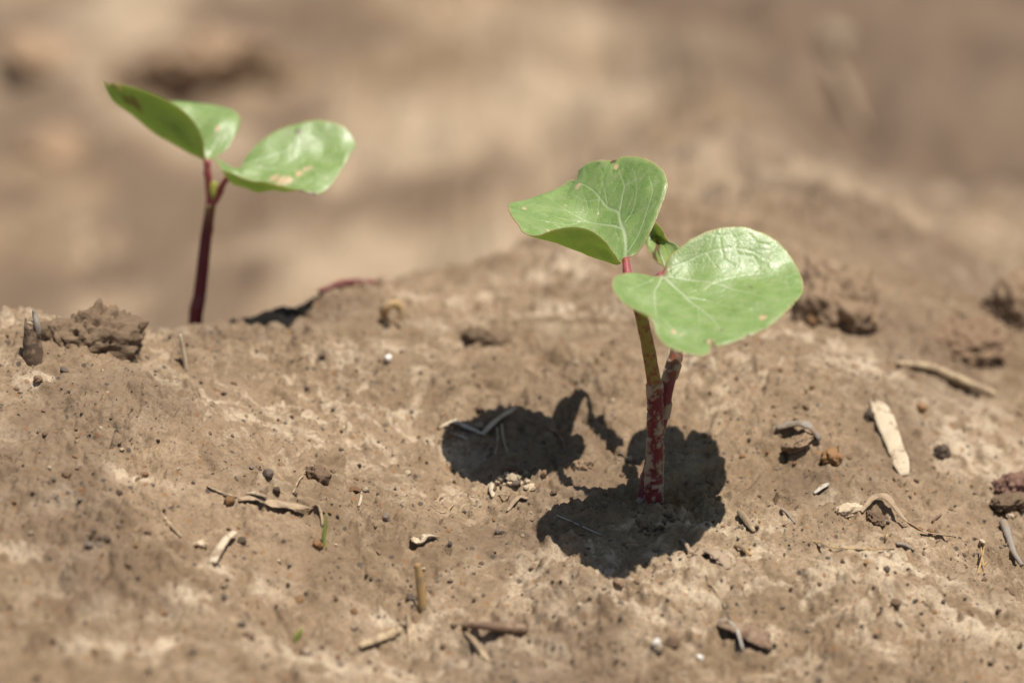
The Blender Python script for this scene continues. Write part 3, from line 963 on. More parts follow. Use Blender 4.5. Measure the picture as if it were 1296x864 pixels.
make_leaf(small, [(300, 212, y0 - 1), (319, 189, y0 + 1.6), (343, 169, y0 + 3.8), (375, 157, y0 + 5.0), (404, 152, y0 + 5.2), (436, 161, y0 + 3.6), (450, 181, y0 + 1.5), (446, 193, y0 - 1.0), (426, 226, y0 - 7.5), (409, 244, y0 - 11.0), (399, 246, y0 - 12.0),
                  (380, 241, y0 - 12.2), (359, 236, y0 - 12.2, 0, -0.6), (335, 230, y0 - 11.5, 0, -1.4), (305, 224, y0 - 9.5, 0, -1.6), (288, 217, y0 - 8.0, 0, -1.2), (276, 206, y0 - 5.5), (273, 200, y0 - 3.5), (284, 207, y0 - 2.2)],
          [(294, 232, y0 - 6.6), (327, 243, y0 - 9.0), (359, 242, y0 - 10.6), (340, 210, y0 - 2.5), (375, 200, y0 - 1.0), (375, 178, y0 + 1.8), (410, 190, y0 + 0.5), (400, 220, y0 - 6.0), (360, 225, y0 - 7.2), (310, 214, y0 - 3.4)],
          (358, 205, y0 - 2.4), [([(301, 211), (335, 200), (375, 185), (410, 170)], 0.4, 0.1), ([(301, 212), (340, 213), (385, 215), (410, 215)], 0.3, 0.1)],
          [(347, 226, 0.9), (356, 228, 1.0), (365, 227, 0.9), (379, 219, 0.9), (387, 214, 0.6), (393, 212, 0.5)], [(377, 166, 0.6), (382, 241, 0.7), (397, 245, 0.7)], rings=60, around=300, seed=6)

# ------------------------------------------------------------------ bits lying on the soil
def strip(name, label, cat, pts, widths, mat, thick=0.0003, group=None, parent=None, **kw):
    """pts: (px, py, lift in mm); widths in px"""
    P = [G(a, b, c * mm) for a, b, c in pts]
    w = [pxm(v, P[0]) for v in widths]
    V, F, A = blade(P, w, thick, **kw)
    o = mesh_obj(name, V, F, mat, parent, True, A, None, P[0] if parent is None else None)
    return tag(o, label, cat, group) if parent is None else o


def stick(name, label, cat, pts, widths, mat, group=None, parent=None, n=26, sides=9, bump=0.12, seed=0, sink=0.25):
    P = [G(a, b, c * mm) for a, b, c in pts]
    r = [pxm(v, P[0]) / 2 for v in widths]
    R = np.interp(np.linspace(0, 1, len(P)), np.linspace(0, 1, len(r)), r)
    for p, q in zip(P, R):
        p[2] += q * (1 - sink)
    V, F, A = tube(P, r, n, sides, bump, seed)
    o = mesh_obj(name, V, F, mat, parent, True, A, None, P[0] if parent is None else None)
    return tag(o, label, cat, group) if parent is None else o


def rising(name, label, cat, pts, widths, mat, flat=True, dy=0.0, parent=None, group=None, seed=0, lean=0.0, **kw):
    """stands on the soil at the first pixel and rises through the others in about the same depth"""
    b = G(*pts[0])
    P = [b + np.array([0, 0, -0.0012])] + [at_y(a, c, b[1] + dy * i * mm) for i, (a, c) in enumerate(pts[1:], 1)]
    w = [pxm(v, b) for v in widths]
    if flat:
        V, F, A = blade(P, w, 0.0003, n=16, m=5, side=(1, 0.3, 0), seed=seed, **kw)
    else:
        V, F, A = tube(P, [v / 2 for v in w], 20, 9, 0.1, seed)
    o = mesh_obj(name, V, F, mat, parent, True, A, None, b if parent is None else None)
    return tag(o, label, cat, group) if parent is None else o


_lumps = {}


def lump_mesh(mat, variant, style):
    key = (mat, variant, style)
    if key not in _lumps:
        sub, amp, freq, facet, fine = {'pebble': (2, 0.30, 1.0, 0.85, 0.05), 'crumb': (3, 0.55, 1.7, 0.2, 0.40), 'clod': (4, 0.55, 1.4, 0.25, 0.34), 'bigclod': (5, 0.55, 1.3, 0.15, 0.30)}[style]
        V, F = lump((1, 1, 1), sub, variant * 7 + len(mat), amp, freq, facet, fine)
        me = bpy.data.meshes.new(style)
        me.from_pydata(V.tolist(), [], F)
        me.materials.append(M[mat])
        me.polygons.foreach_set('use_smooth', np.full(len(F), style != 'pebble'))
        me.update()
        _lumps[key] = me
    return _lumps[key]


RL = random.Random(11)


def bit(name, label, cat, px, py, w, mat, h=None, style='crumb', group=None, sink=None, variant=None, depth=None, rot=None, tilt=0.5):
    """a lump w px wide (h px high in the picture) resting at pixel px, py"""
    p = G(px, py)
    a = pxm(w, p) / 2
    if style == 'clod' and w > 48:
        style = 'bigclod'
    if sink is None:
        sink = 0.45 if 'clod' in style else 0.3
    c = pxm(h, p) / (2 if 'clod' not in style else 3.2 * (1 - sink)) if h else a * RL.uniform(0.45, 0.8)
    b = depth * a if depth else a * RL.uniform(0.75, 1.1)
    o = bpy.data.objects.new(name, lump_mesh(mat, RL.randrange(6) if variant is None else variant, style))
    col.objects.link(o)
    o.scale = (a, b, c)
    o.location = (p[0], p[1], p[2] + c * (1 - 2 * sink))
    o.rotation_euler = (RL.uniform(-tilt, tilt), RL.uniform(-tilt, tilt), RL.uniform(0, 6.28) if rot is None else rot)
    return tag(o, label, cat, group)


# the broken stub and the big clod on the crest
b0 = G(42, 458)
stub = thing('broken_stub', b0, 'broken hollow dark plant stub with a pale splinter beside the crest clod', 'stub')
V, F, A = tube([b0 + np.array([0, 0, -0.003]), at_y(42, 452, b0[1]), at_y(41, 430, b0[1]), at_y(41, 412, b0[1])], [0.0020, 0.00195, 0.00165, 0.00145], 26, 18, 0.16, 4)
for i in range(18):
    V[(25 * 18 + i)] += np.array([0, 0, RL.uniform(-0.0010, 0.0012)])
mesh_obj('bark', V, F, 'barkdark', stub, True, A)
V, F, A = tube([at_y(40, 413, b0[1]), at_y(40, 407, b0[1])], [0.00105, 0.0009], 8, 12, 0.3, 6)
mesh_obj('pith', V, F, 'straw', stub, True, A)
V, F, A = blade([at_y(48, 425, b0[1] - 0.0008), at_y(47, 410, b0[1] - 0.0008), at_y(44, 399, b0[1]), at_y(42, 392, b0[1])], [0.0011, 0.0012, 0.0010, 0.0004], 0.0005, n=12, m=5, side=(1, 0.2, 0), rag=0.3, seed=3)
mesh_obj('splinter', V, F, 'greytwig', stub, True, A)

bit('soil_clod', 'large crumbly brown soil clod standing on the crest beside the broken stub', 'clod', 118, 428, 118, 'clod', 62, 'clod', sink=0.58, variant=1, depth=0.6, rot=0.3, tilt=0.15)
bit('soil_clod', 'small dark jagged clod leaning on the large crest clod', 'clod', 80, 428, 34, 'clod', 40, 'clod', variant=2, depth=0.8, rot=1.0)
bit('soil_clod', 'steep peaked lump rising from the large crest clod', 'clod', 138, 428, 70, 'clod', 60, 'clod', sink=0.58, variant=3, depth=0.8, rot=2.0)
bit('charred_lump', 'black charred lump lying on the crest behind the fallen red stem', 'charcoal', 364, 401, 42, 'dark', 14, 'clod', variant=4, depth=0.5, rot=0.0, tilt=0.1)
fp = []
for a, b in [(405, 390), (432, 380), (462, 369), (488, 359), (508, 350)]:
    q = at_y(a, b, float(np.interp(at_y(a, b, 0.1)[0], CX, CY)) - 0.008)
    q[2] = float(height(q[0], q[1])) + 0.0011
    fp.append(q)
V, F, A = tube(fp, [0.0005, 0.0008, 0.0010, 0.0011, 0.0009], 34, 12, 0.18, 2)
tag(mesh_obj('fallen_stem', V, F, 'redtwig', None, True, A, None, fp[0]), 'dark red fallen stem lying along the crest', 'stem')
stick('pale_stalk', 'short pale straw stalk behind the fallen red stem', 'straw', [(425, 375, 0.2), (428, 360, 0.3), (436, 345, 0.4)], [5, 4, 3], 'straw')
# husk ring
hp = G(497, 412)
ang = np.linspace(-0.6, 4.6, 14)
V, F, A = tube([hp + np.array([0.0017 * math.cos(t), 0.0004 * math.sin(2 * t), 0.0021 + 0.0021 * math.sin(t)]) for t in ang], [0.0005, 0.0008, 0.0009, 0.0006], 36, 9, 0.35, 5)
tag(mesh_obj('seed_husk', V, F, 'strawgold', None, True, A, None, hp), 'ring-shaped brown curled seed husk standing on the crest soil', 'husk')
bit('dark_pebble', 'dark grey pebble at the foot of the ring-shaped husk', 'pebble', 489, 413, 12, 'dark', 9, 'pebble')
bit('white_pebble', 'lone bright white pebble on open brown soil below the ring-shaped husk', 'pebble', 491, 459, 11, 'white', 9, 'pebble', variant=2)
rising('straw_stalk', 'thin pale straw stalk standing upright near the small seedling', 'straw', [(236, 470), (234, 456), (231, 440), (228, 423)], [6, 6, 5.5, 3.5], 'strawpale', False)
bit('soil_clod', 'rounded smooth brown soil lump on the crest above the leaf shadow', 'clod', 602, 430, 34, 'clod', 24, 'clod', variant=5, depth=0.9)
bit('soil_clod', 'flatter brown soil lump touching the rounded crest lump', 'clod', 628, 432, 30, 'clod', 18, 'clod', variant=0, depth=0.9)

# the folded straw in the shadow
fs = G(611, 552)
fold = thing('folded_straw', fs, 'folded grey dry grass straw with thin rootlets lying in the leaf shadow', 'straw')
strip('blade', None, None, [(610, 552, 0.2), (624, 544, 1.0), (640, 533, 1.4), (653, 524, 0.8)], [6, 9, 8, 5], 'strawpale', parent=fold, arch=0.5, n=16, m=7, rag=0.2, seed=1)
strip('blade', None, None, [(576, 541, 0.9), (590, 545, 0.8), (612, 552, 0.3)], [7, 8, 4], 'strawgrey', parent=fold, arch=0.4, n=14, m=5, rag=0.2, seed=2)
strip('rootlet', None, None, [(629, 548, 1.0), (630, 560, 0.6), (628, 572, 0.15), (626, 581, 0.05)], [2.6, 2.4, 2.2, 1.4], 'straw', parent=fold, n=12, m=3)
strip('rootlet', None, None, [(635, 543, 1.0), (637, 558, 0.6), (641, 570, 0.15), (645, 580, 0.05)], [2.8, 2.4, 2.2, 1.4], 'straw', parent=fold, n=12, m=3)
strip('straw_chip', 'white straw chip at the sunny rim of the leaf shadow', 'straw', [(556, 546, 0.1), (566, 541, 0.7), (578, 538, 0.8)], [3, 6, 5], 'strawpale', arch=0.4, n=10, m=5, rag=0.25, seed=4)
strip('straw_chip', 'thin pale sliver lying in the shadow under the folded straw', 'straw', [(570, 552, 0.2), (580, 554, 0.3), (592, 557, 0.1)], [3, 4, 2], 'strawgrey', n=10, m=5, rag=0.2, seed=5)
# crumbs heaped at the rim of the shadow
for x, y, w, m_ in [(640, 598, 13, 'brown'), (650, 596, 12, 'brown'), (658, 599, 9, 'brown')]:
    bit('soil_crumb', 'brown soil crumb in the little heap at the rim of the leaf shadow', 'crumb', x, y, w, m_, group='brown crumbs of the heap')
for x, y, w in [(634, 608, 10), (641, 604, 12), (648, 607, 14), (655, 605, 9), (664, 603, 13), (668, 611, 8), (672, 618, 12), (660, 613, 10), (630, 612, 8), (645, 613, 9), (652, 611, 8), (638, 613, 7), (666, 620, 7)]:
    bit('pale_crumb', 'pale dry soil crumb in the little heap at the rim of the leaf shadow', 'crumb', x, y, w, 'pale', group='pale crumbs of the heap')
bit('round_pebble', 'round brown pebble nested among the pale crumbs of the heap', 'pebble', 653, 618, 13, 'grey', 12, 'crumb', variant=1)
bit('round_pebble', 'round dark brown pebble beside the heap, lit at the shadow rim', 'pebble', 688, 602, 10, 'brown', 10, 'crumb', variant=2)
strip('paper_chip', 'small white upright flake in front of the crumb heap', 'flake', [(624, 630, 0.1), (623, 624, 0.7), (622, 618, 1.1)], [4, 9, 4], 'strawpale', n=8, m=5, seed=9)
strip('straw_chip', 'short tan straw bit lying just in front of the crumb heap', 'straw', [(616, 632, 0.1), (632, 629, 0.3), (645, 628, 0.1)], [2.5, 4, 2], 'straw', n=8, m=5, rag=0.2)
strip('leaf_fragment', 'brown ragged leaf scrap below the crumb heap', 'leaf', [(642, 648, 0.1), (650, 640, 0.8), (658, 632, 0.5), (668, 633, 0.1)], [4, 9, 8, 4], 'deadleaf', n=12, m=5, rag=0.5, seed=8)
strip('rootlet', 'thin pale rootlet lying in the dark shadow left of the stem', 'root', [(704, 654, 0.15), (722, 664, 0.2), (740, 671, 0.2), (761, 679, 0.15)], [1.6, 2.0, 1.8, 1.4], 'strawgrey', n=14, m=3)
bit('soil_clod', 'small sunlit soil lump inside the gap of the leaf shadow', 'clod', 738, 592, 30, 'clod', 22, 'clod', variant=4, depth=0.9)
strip('rootlet', 'dark curved rootlet crossing the shadow toward the sunlit gap', 'root', [(664, 531, 0.2), (690, 542, 0.5), (710, 556, 0.5), (716, 575, 0.2)], [2.5, 3, 3, 2], 'browntwig', n=14, m=3)

for i_, (x, y, w) in enumerate([(808, 662, 9), (815, 667, 11), (824, 670, 12), (834, 668, 10), (842, 662, 12), (846, 654, 9), (838, 672, 7), (803, 655, 8), (820, 676, 7), (850, 660, 7), (829, 677, 6), (811, 672, 6)]):
    bit('soil_crumb', 'soil crumb pushed up around the foot of the muddy red stem', 'crumb', x, y, w, 'clod', None, 'crumb', 'crumbs around the stem foot', sink=0.35)

# middle left
strip('bark_flake', 'flaky pale brown bark scrap lying on a low soil bump', 'bark', [(302, 634, 0.2), (325, 636, 0.8), (350, 645, 1.0), (378, 652, 1.4), (391, 650, 0.8)], [8, 18, 20, 18, 9], 'deadleaf', n=22, m=9, rag=0.5, seed=11, arch=0.3)
strip('bark_flake', 'small whitish torn flake on top of the flaky bark scrap', 'bark', [(312, 634, 1.3), (324, 636, 1.7), (338, 637, 1.2)], [4, 10, 4], 'strawpale', n=10, m=5, rag=0.6, seed=12)
bit('dark_pebble', 'dark grey glossy pebble behind the flaky bark scrap', 'pebble', 340, 602, 17, 'grey', 14, 'pebble')
bit('dark_pebble', 'long dark pebble touching the bark scrap', 'pebble', 350, 624, 14, 'dark', 15, 'pebble')
bit('soil_clod', 'dark brown crumbly clod beside the dry straw and green blade', 'clod', 402, 605, 26, 'brown', 24, 'clod', variant=3)
bit('soil_crumb', 'rusty crumb resting at the head of a short pale straw peg', 'crumb', 450, 622, 16, 'rust', 9)
bit('pale_crumb', 'pale crumb beside the rusty crumb above the straw peg', 'crumb', 463, 623, 9, 'pale', 7)
strip('straw_peg', 'short pale straw peg lying below the rusty crumb', 'straw', [(458, 628, 0.4), (456, 636, 0.3), (454, 643, 0.1)], [3.5, 4, 3], 'strawpale', n=8, m=5)
rising('grass_blade', 'bright green grass blade sprouting from the soil', 'grass', [(410, 690), (410, 676), (413, 662), (414, 650)], [4, 6, 4.5, 1], 'grass')
rising('grass_blade', 'short blurred yellow-green grass sprout in the foreground soil', 'grass', [(373, 812), (377, 804), (383, 795)], [6, 8, 3], 'grass')
strip('dry_straw', 'thin tan bent straw leaning toward the green grass blade', 'straw', [(396, 643, 0.1), (403, 648, 0.7), (407, 657, 0.6), (408, 667, 0.1)], [2.5, 3.5, 3.5, 2.5], 'straw', n=12, m=5)
strip('dry_straw', 'tan straw slanting above the dark brown clod', 'straw', [(371, 625, 0.2), (378, 615, 0.9), (384, 605, 0.5)], [2, 3, 2], 'straw', n=10, m=3)
bit('soil_crumb', 'rusty crumb at the foot of the green grass blade', 'crumb', 402, 692, 14, 'rust', 13)
strip('straw_chip', 'cream broken straw chip beside a slate pebble on the left soil', 'straw', [(268, 716, 0.2), (276, 704, 0.8), (286, 692, 1.2), (297, 681, 1.0)], [13, 15, 14, 11], 'strawpale', thick=0.0006, arch=0.25, n=14, m=7, rag=0.15, seed=14, roll=0.3)
bit('dark_pebble', 'flat slate pebble touching the cream straw chip', 'pebble', 306, 688, 15, 'dark', 9, 'pebble')
bit('pale_crumb', 'pinkish pale crumb left of the cream straw chip', 'crumb', 254, 691, 18, 'pale', 10)
for x, y, w in [(112, 690, 14), (118, 676, 10), (126, 692, 12), (135, 684, 16)]:
    bit('dark_pebble', 'grey-black angular crumb in the small dark cluster on bare soil', 'pebble', x, y, w, 'grey' if x != 135 else 'dark', None, 'pebble', group='dark crumb cluster')
strip('dry_straw', 'faint curved straw half sunk in the left soil', 'straw', [(193, 637, 0.1), (205, 652, 0.2), (215, 665, 0.2), (230, 680, 0.1)], [2.5, 4, 5, 3], 'straw', n=12, m=5)
strip('dry_straw', 'short straw beside a rusty crumb above the bark scrap', 'straw', [(262, 618, 0.15), (280, 625, 0.3), (300, 630, 0.15)], [2.5, 3.5, 2.5], 'straw', n=10, m=5)
bit('soil_crumb', 'rusty orange crumb beside the short straw', 'crumb', 290, 637, 15, 'rust', 14)
bit('purple_pebble', 'dark purple-black faceted pebble alone on the left soil', 'pebble', 151, 628, 12, 'dark', 10, 'pebble', variant=3)

# foreground
strip('curled_flake', 'cream curled flake with a hollow beside a dark hole', 'flake', [(521, 687, 0.3), (530, 690, 0.8), (541, 686, 1.2), (555, 683, 0.6)], [7, 14, 12, 5], 'strawpale', n=14, m=7, rag=0.35, seed=17, arch=-0.5)
rising('straw_stub', 'golden straw stub standing upright in the foreground soil', 'straw', [(536, 770), (533, 750), (531, 730), (528, 712)], [12, 12, 11, 8], 'strawgold', rag=0.1, arch=0.4)
bit('dark_pebble', 'dark pebble lying at the foot of the golden straw stub', 'pebble', 521, 757, 18, 'dark', 8, 'pebble')
strip('cut_straw', 'thick cream cut straw lying in the blurred foreground', 'straw', [(454, 823, 0.1), (480, 815, 0.3), (497, 808, 0.5), (510, 801, 0.5)], [7, 13, 13, 9], 'straw', thick=0.0005, arch=0.8, n=16, m=9, rag=0.3, seed=6)
stick('brown_twig', 'brown woody twig lying in the foreground soil', 'twig', [(572, 794, 0.1), (600, 797, 0.2), (632, 802, 0.3), (665, 803, 0.2)], [6, 9, 12, 13], 'browntwig', seed=7)
strip('dry_straw', 'pale bent straw slanting below the brown twig', 'straw', [(588, 802, 0.2), (600, 820, 0.8), (612, 832, 0.5), (620, 840, 0.2)], [6, 8, 7, 5], 'straw', n=12, m=5)
strip('dry_straw', 'faint thin straw standing between the cut straw and twig', 'straw', [(516, 780, 0.3), (518, 800, 0.8), (519, 828, 0.3)], [5, 6, 4], 'straw', n=10, m=5)
strip('dead_leaf', 'crumpled brown dead leaf lying in the foreground soil', 'leaf', [(908, 795, 0.3), (925, 805, 1.6), (945, 812, 1.8), (962, 815, 1.2), (976, 822, 0.3)], [6, 22, 36, 34, 16], 'browntwig', n=22, m=11, rag=0.5, seed=21, arch=0.35)
strip('dead_leaf', 'pale curled rib along the edge of the crumpled dead leaf', 'leaf', [(908, 794, 1.0), (920, 800, 2.0), (932, 812, 2.2), (940, 828, 0.8)], [3, 5, 5, 3], 'strawgrey', n=14, m=5, rag=0.2)
bit('white_pebble', 'cream pebble beside a small dark hollow in the foreground', 'pebble', 831, 818, 15, 'white', 12, 'pebble', variant=4)
bit('soil_clod', 'dark crumbly lump filling the small foreground hollow', 'clod', 850, 817, 20, 'brown', 15, 'clod', variant=2)
bit('white_pebble', 'round whitish pebble lying past the dark foreground hollow', 'pebble', 886, 834, 9, 'white', 9, 'crumb', variant=1)
strip('seed_husk', 'tan split seed husk lying right of the front leaf shadow', 'husk', [(935, 652, 0.2), (941, 661, 0.9), (948, 670, 0.7), (955, 676, 0.2)], [6, 10, 9, 4], 'straw', arch=0.8, n=12, m=7, seed=23)
strip('seed_husk', 'slim golden husk beside the reddish leaf fragment', 'husk', [(932, 694, 0.2), (940, 699, 0.7), (950, 706, 0.2)], [4, 7, 4], 'strawgold', arch=0.8, n=10, m=5)
strip('leaf_fragment', 'reddish torn leaf fragment half buried at the shadow rim', 'leaf', [(880, 703, 0.1), (892, 699, 0.4), (904, 703, 0.5), (914, 710, 0.35), (922, 722, 0.1)], [8, 20, 26, 22, 8], 'redleaf', n=20, m=9, rag=0.9, seed=24, arch=0.1)
strip('leaf_fragment', 'thin dark red scrap tucked under the shadow edge', 'leaf', [(862, 684, 0.2), (868, 694, 0.8), (874, 702, 0.3)], [4, 6, 4], 'redleaf', n=10, m=5, rag=0.5, seed=25)
for p_, lab in (([(893, 728, 0.1), (905, 748, 0.2), (915, 765, 0.2), (925, 785, 0.1)], 'hair-thin tan root fibre running down to the crumpled dead leaf'),
                ([(545, 640, 0.1), (560, 650, 0.15), (575, 640, 0.1)], 'hair-thin root fibre beside the soil crack')):
    strip('root_fibre', lab, 'root', p_, [1.6, 2, 1.4], 'straw', n=12, m=3)

# right side
strip('pale_leaf_sheath', 'pale cream leaf sheath lying tilted with a short awn', 'leaf', [(1104, 513, 1.2), (1113, 530, 2.0), (1122, 550, 1.9), (1132, 572, 1.3), (1140, 590, 0.7), (1145, 603, 0.2)], [9, 22, 25, 20, 21, 11], 'strawpale', thick=0.00025, arch=0.07, rag=0.12, n=22, m=9, seed=31, roll=-0.25)
rising('straw_awn', 'short thin awn standing at the head of the pale leaf sheath', 'straw', [(1106, 515), (1107, 504), (1109, 494)], [4, 3.5, 2], 'straw', False)
bit('soil_clod', 'dark lump propping the head of the pale leaf sheath', 'clod', 1100, 529, 14, 'dark', 16, 'clod', variant=1)
stick('straw_stalk', 'long tan straw stalk lying blurred behind the pale leaf sheath', 'straw', [(1135, 465, 0.3), (1175, 474, 0.8), (1215, 490, 0.8), (1258, 505, 0.3)], [8, 10, 12, 10], 'straw', seed=9)
strip('bark_chip', 'grey splintered wood chip resting on soil beside a rusty lump', 'bark', [(983, 550, 1.0), (1000, 550, 1.8), (1020, 553, 1.8), (1036, 562, 0.8)], [8, 14, 15, 10], 'greytwig', thick=0.0008, arch=0.3, n=16, m=7, rag=0.3, seed=33)
bit('soil_clod', 'rusty orange lump at the end of the grey wood chip', 'clod', 1052, 583, 26, 'rust', 18, 'clod', variant=5)
bit('soil_clod', 'brown lump under the grey splintered wood chip', 'clod', 1008, 565, 40, 'clod', 16, 'clod', variant=3)
strip('curled_leaf_strip', 'curled tan dead leaf strip arching over a small hollow', 'leaf', [(1090, 652, 0.4), (1104, 645, 1.8), (1120, 643, 2.2), (1132, 656, 1.9), (1146, 667, 1.2), (1166, 679, 0.7), (1190, 681, 0.3), (1210, 680, 0.1)], [4, 8, 12, 7, 6, 6, 5, 3], 'deadleaf', thick=0.00025, arch=0.15, n=34, m=7, rag=0.3, seed=35, twist=1.4)
bit('soil_clod', 'dark lump under the arch of the curled leaf strip', 'clod', 1108, 658, 26, 'brown', 14, 'clod', variant=0)
strip('thin_straw', 'thin golden straw lying flat on the right-hand soil', 'straw', [(1016, 688, 0.2), (1034, 691, 0.5), (1050, 697, 0.5), (1090, 697, 0.3), (1132, 696, 0.2)], [1.8, 2.6, 2.8, 2.6, 1.6], 'strawgold', n=20, m=3)
strip('thin_straw', 'short golden straw stub crossing the thin golden straw', 'straw', [(1120, 690, 0.3), (1122, 682, 0.7), (1123, 675, 0.3)], [2.5, 4, 2], 'strawgold', n=8, m=3)
stick('grey_twig', 'pale grey forked-end twig lying on the right-hand soil', 'twig', [(1269, 669, 0.5), (1276, 688, 0.4), (1283, 704, 0.3), (1293, 720, 0.2)], [11, 9, 8, 6], 'greytwig', seed=12, bump=0.3)
stick('grey_twig', 'small grey twig beside the thin golden straw', 'twig', [(1134, 690, 0.1), (1145, 696, 0.2), (1157, 703, 0.1)], [4, 5, 4], 'greytwig', seed=13)
stick('dark_twig', 'short blackish twig near the end of the curled leaf strip', 'twig', [(1180, 662, 0.1), (1186, 657, 0.2), (1191, 652, 0.1)], [3, 4, 2], 'browntwig', seed=14)
bit('soil_clod', 'reddish clod lying at the right-hand soil bump', 'clod', 1284, 626, 56, 'redclod', 38, 'clod', variant=1, depth=0.8, rot=0.4)
bit('soil_clod', 'brown crumbly base lump under the reddish clod', 'clod', 1272, 636, 40, 'clod', 16, 'clod', variant=2)
bit('dark_clod', 'slate-dark lump between the pale leaf sheath and reddish clod', 'clod', 1192, 575, 28, 'dark', 18, 'clod', variant=3)
tf = G(1240, 722)
tuft = thing('dry_tuft', tf, 'small tuft of golden dry grass fibres on the right-hand soil', 'grass')
for q in ([(1233, 738, 0.1), (1240, 722, 0.9), (1245, 702, 1.4)], [(1246, 728, 0.1), (1243, 715, 0.9), (1241, 704, 1.2)], [(1238, 728, 0.2), (1246, 718, 0.6), (1250, 712, 0.2)]):
    strip('fibre', None, None, q, [2.2, 3, 1.8], 'strawgold', parent=tuft, n=10, m=3)
strip('leaf_fragment', 'small grey curled leaf scrap left of the curled leaf strip', 'leaf', [(1030, 628, 0.2), (1040, 622, 0.9), (1048, 616, 0.4)], [4, 9, 5], 'strawgrey', n=10, m=5, rag=0.4, seed=37)
bit('pale_crumb', 'pale smooth silt lump beside the head of the curled leaf strip', 'crumb', 1070, 648, 32, 'pale', 16, 'clod')
stick('grey_twig', 'tiny slate twig lying in soil left of the pale silt lump', 'twig', [(988, 646, 0.1), (996, 652, 0.2), (1006, 664, 0.1)], [5, 4, 3], 'greytwig', seed=15)

# blurred clods beyond the crest
for x, y, w, h, m_, lab, v in [
        (1060, 396, 96, 104, 'clod', 'big blurred brown clod beyond the crest behind the right leaf', 1),
        (1080, 404, 50, 34, 'brown', 'smaller dark clod leaning on the big blurred clod', 2),
        (1222, 436, 92, 42, 'brown', 'long dark blurred clod right of the big blurred clod', 3),
        (1278, 402, 84, 84, 'clod', 'tall blurred brown clod rising behind the long dark clod', 4),
        (1030, 410, 26, 16, 'rust', 'small rusty lump between the right leaf and the big blurred clod', 5)]:
    bit('soil_clod', lab, 'clod', x, y, w, m_, h, 'clod', variant=v, depth=0.9, sink=0.5)
for x, y, w, h, m_, lab, v in [
        (285, 100, 200, 90, 'clod', 'widest blurred clod in the furrow above the small seedling', 1),
        (350, 108, 74, 46, 'clod', 'dark lump at the end of the widest furrow clod', 2),
        (55, 85, 120, 40, 'clod', 'dark blurred clod in the furrow left of the small seedling', 3),
        (150, 110, 60, 34, 'clod', 'small lump between the two blurred furrow clods', 4),
        (70, 205, 90, 46, 'clod', 'low blurred clod beside the small seedling stem', 5),
        (1055, 60, 34, 34, 'pale', 'pale blurred pebble far across the furrow on darker soil', 1)]:
    bit('soil_clod', lab, 'clod', x, y, w, m_, h, 'clod', variant=v, sink=0.56, depth=0.9)
stick('straw_stalk', 'pale blurred straw lying across the furrow below the pale pebble', 'straw', [(1050, 85, 0), (1068, 120, 1), (1090, 165, 0)], [9, 12, 8], 'deadleaf', seed=19)

# ------------------------------------------------------------------ loose pebbles and crumbs that can be counted
MARKS = [(42, 458, 'the broken hollow stub'), (120, 440, 'the large crest clod'), (234, 465, 'the upright pale straw stalk'), (250, 425, 'the small seedling foot'), (497, 412, 'the ring-shaped husk'), (491, 459, 'the lone white pebble'),
         (610, 432, 'the crest soil lumps'), (610, 545, 'the folded straw in shadow'), (650, 612, 'the pale crumb heap'), (825, 655, 'the muddy red stem foot'), (340, 645, 'the flaky bark scrap'), (408, 680, 'the green grass blade'),
         (283, 700, 'the cream straw chip'), (125, 685, 'the dark crumb cluster'), (151, 628, 'the purple-black pebble'), (540, 690, 'the cream curled flake'), (533, 750, 'the golden straw stub'), (482, 812, 'the cut straw'), (620, 800, 'the brown twig'),
         (940, 812, 'the crumpled dead leaf'), (840, 817, 'the foreground hollow'), (945, 662, 'the tan split husk'), (903, 706, 'the reddish leaf fragment'), (1125, 555, 'the pale leaf sheath'), (1200, 485, 'the long blurred straw stalk'),
         (1010, 555, 'the grey wood chip'), (1145, 665, 'the curled leaf strip'), (1075, 696, 'the thin golden straw'), (1282, 695, 'the pale grey twig'), (1280, 625, 'the reddish clod'), (1192, 575, 'the slate-dark lump'), (1241, 722, 'the dry grass tuft'),
         (376, 805, 'the yellow-green sprout'), (455, 628, 'the short straw peg'), (460, 365, 'the fallen red stem'), (1060, 395, 'the big blurred clod')]


def beside(x, y):
    d, name = min((math.hypot(x - a, (y - b) * 1.6), c) for a, b, c in MARKS)
    return ('lying beside ' + name) if d < 75 else 'on open soil away from any litter'


spots_dark = [(498, 378), (430, 570), (640, 688), (628, 700), (388, 492), (389, 466), (270, 600), (365, 740), (463, 730), (470, 733), (520, 742), (700, 782), (836, 778), (845, 760), (1160, 763), (1107, 805), (1105, 745), (1080, 737),
              (885, 770), (570, 690), (544, 452), (600, 468), (568, 485), (625, 455), (200, 560), (330, 595), (244, 612), (285, 735), (268, 748), (212, 780), (120, 600), (60, 612), (150, 565), (30, 590), (95, 560), (255, 485), (198, 476),
              (1190, 800), (1060, 760), (1000, 745), (1240, 690), (1290, 815), (1115, 775), (1150, 720), (660, 752), (742, 790), (760, 765), (925, 745), (945, 775), (980, 820), (600, 760), (480, 560), (505, 590), (455, 590), (430, 640), (345, 545), (420, 520),
              (540, 560), (690, 470), (760, 450), (900, 500), (950, 560), (940, 610), (975, 640), (1020, 600), (1090, 620), (1150, 630), (1210, 640), (700, 740), (960, 670), (1000, 690)]
for x, y in spots_dark:
    bit('dark_pebble', 'tiny charcoal-dark pebble ' + beside(x, y), 'pebble', x + RL.uniform(-2, 2), y, RL.uniform(4, 8), 'dark', None, 'pebble', 'tiny dark pebbles', sink=0.5)
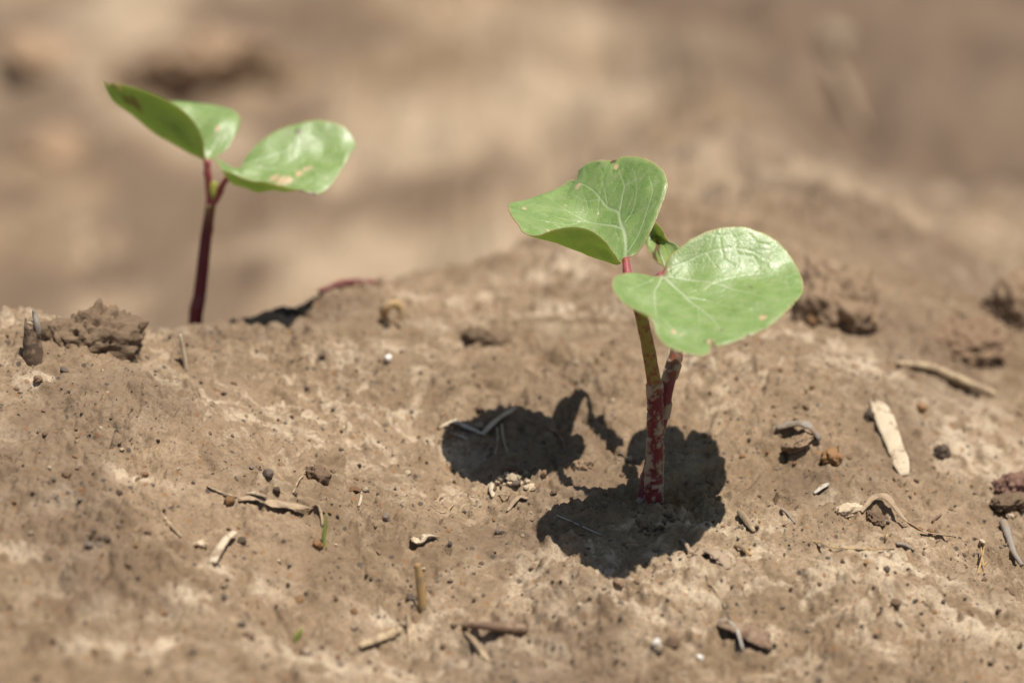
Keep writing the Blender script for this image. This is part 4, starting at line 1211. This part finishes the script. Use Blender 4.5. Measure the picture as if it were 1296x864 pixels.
for kind, mat, lab, grp, cnt, st in (('soil_crumb', 'brown', 'tiny brown soil crumb ', 'tiny brown crumbs', 95, 'crumb'), ('rusty_crumb', 'rust', 'tiny rust-orange crumb ', 'tiny rusty crumbs', 40, 'crumb'),
                                     ('grey_pebble', 'grey', 'tiny grey-brown pebble ', 'tiny grey pebbles', 60, 'pebble'), ('pale_crumb', 'pale', 'tiny pale crumb ', 'tiny pale crumbs', 34, 'crumb')):
    for q in range(cnt):
        y = 425 + 435 * RL.random() ** 0.8
        x = RL.uniform(4, 1292)
        bit(kind, lab + beside(x, y), 'crumb' if 'crumb' in kind else 'pebble', x, y, RL.uniform(4.5, 8) if RL.random() < 0.8 else RL.uniform(8, 14), mat, None, st, grp, sink=0.48)

# uncountable finer grit, one mesh
gv, gf, gm = [], [], []
base, bf = ico(1)
n0 = 0
gxs = RNG.uniform(-0.135, 0.09, 9000)
gys = RNG.uniform(-0.075, 0.115, 9000)
gz = height(gxs, gys)
dens = smooth(-0.5, 0.5, perlin(gxs * 60, gys * 60, 91))
for i in range(9000):
    if RNG.random() > 0.25 + 0.75 * dens[i]:
        continue
    r = 0.00012 + 0.00034 * RNG.random() ** 2.6
    d = base * (1 + 0.35 * RNG.normal(size=(len(base), 1)).clip(-1, 1)) * r * RNG.uniform(0.7, 1.25, 3)
    gv.append(d + np.array([gxs[i], gys[i], gz[i] + r * 0.05]))
    gf += [(a + n0, b + n0, c + n0) for a, b, c in bf]
    gm += [int(RNG.choice(5, p=[0.08, 0.54, 0.10, 0.20, 0.08]))] * len(bf)
    n0 += len(base)
for k_, c1, c2 in (('gdark', (0.040, 0.029, 0.022), (0.085, 0.062, 0.045)), ('gbrown', (0.13, 0.082, 0.048), (0.22, 0.15, 0.095)), ('grust', (0.20, 0.095, 0.035), (0.30, 0.16, 0.065)), ('ggrey', (0.11, 0.085, 0.064), (0.20, 0.155, 0.115)), ('gpale', (0.30, 0.225, 0.145), (0.42, 0.33, 0.225))):
    M[k_] = rock_material(k_, c1, c2, 0.75, 300)
grit = mesh_obj('soil_grit', np.vstack(gv), gf, ['gdark', 'gbrown', 'grust', 'ggrey', 'gpale'], None, False, None, gm)
tag(grit, 'fine mixed grit scattered over the soil crust', 'grit', kind='stuff')
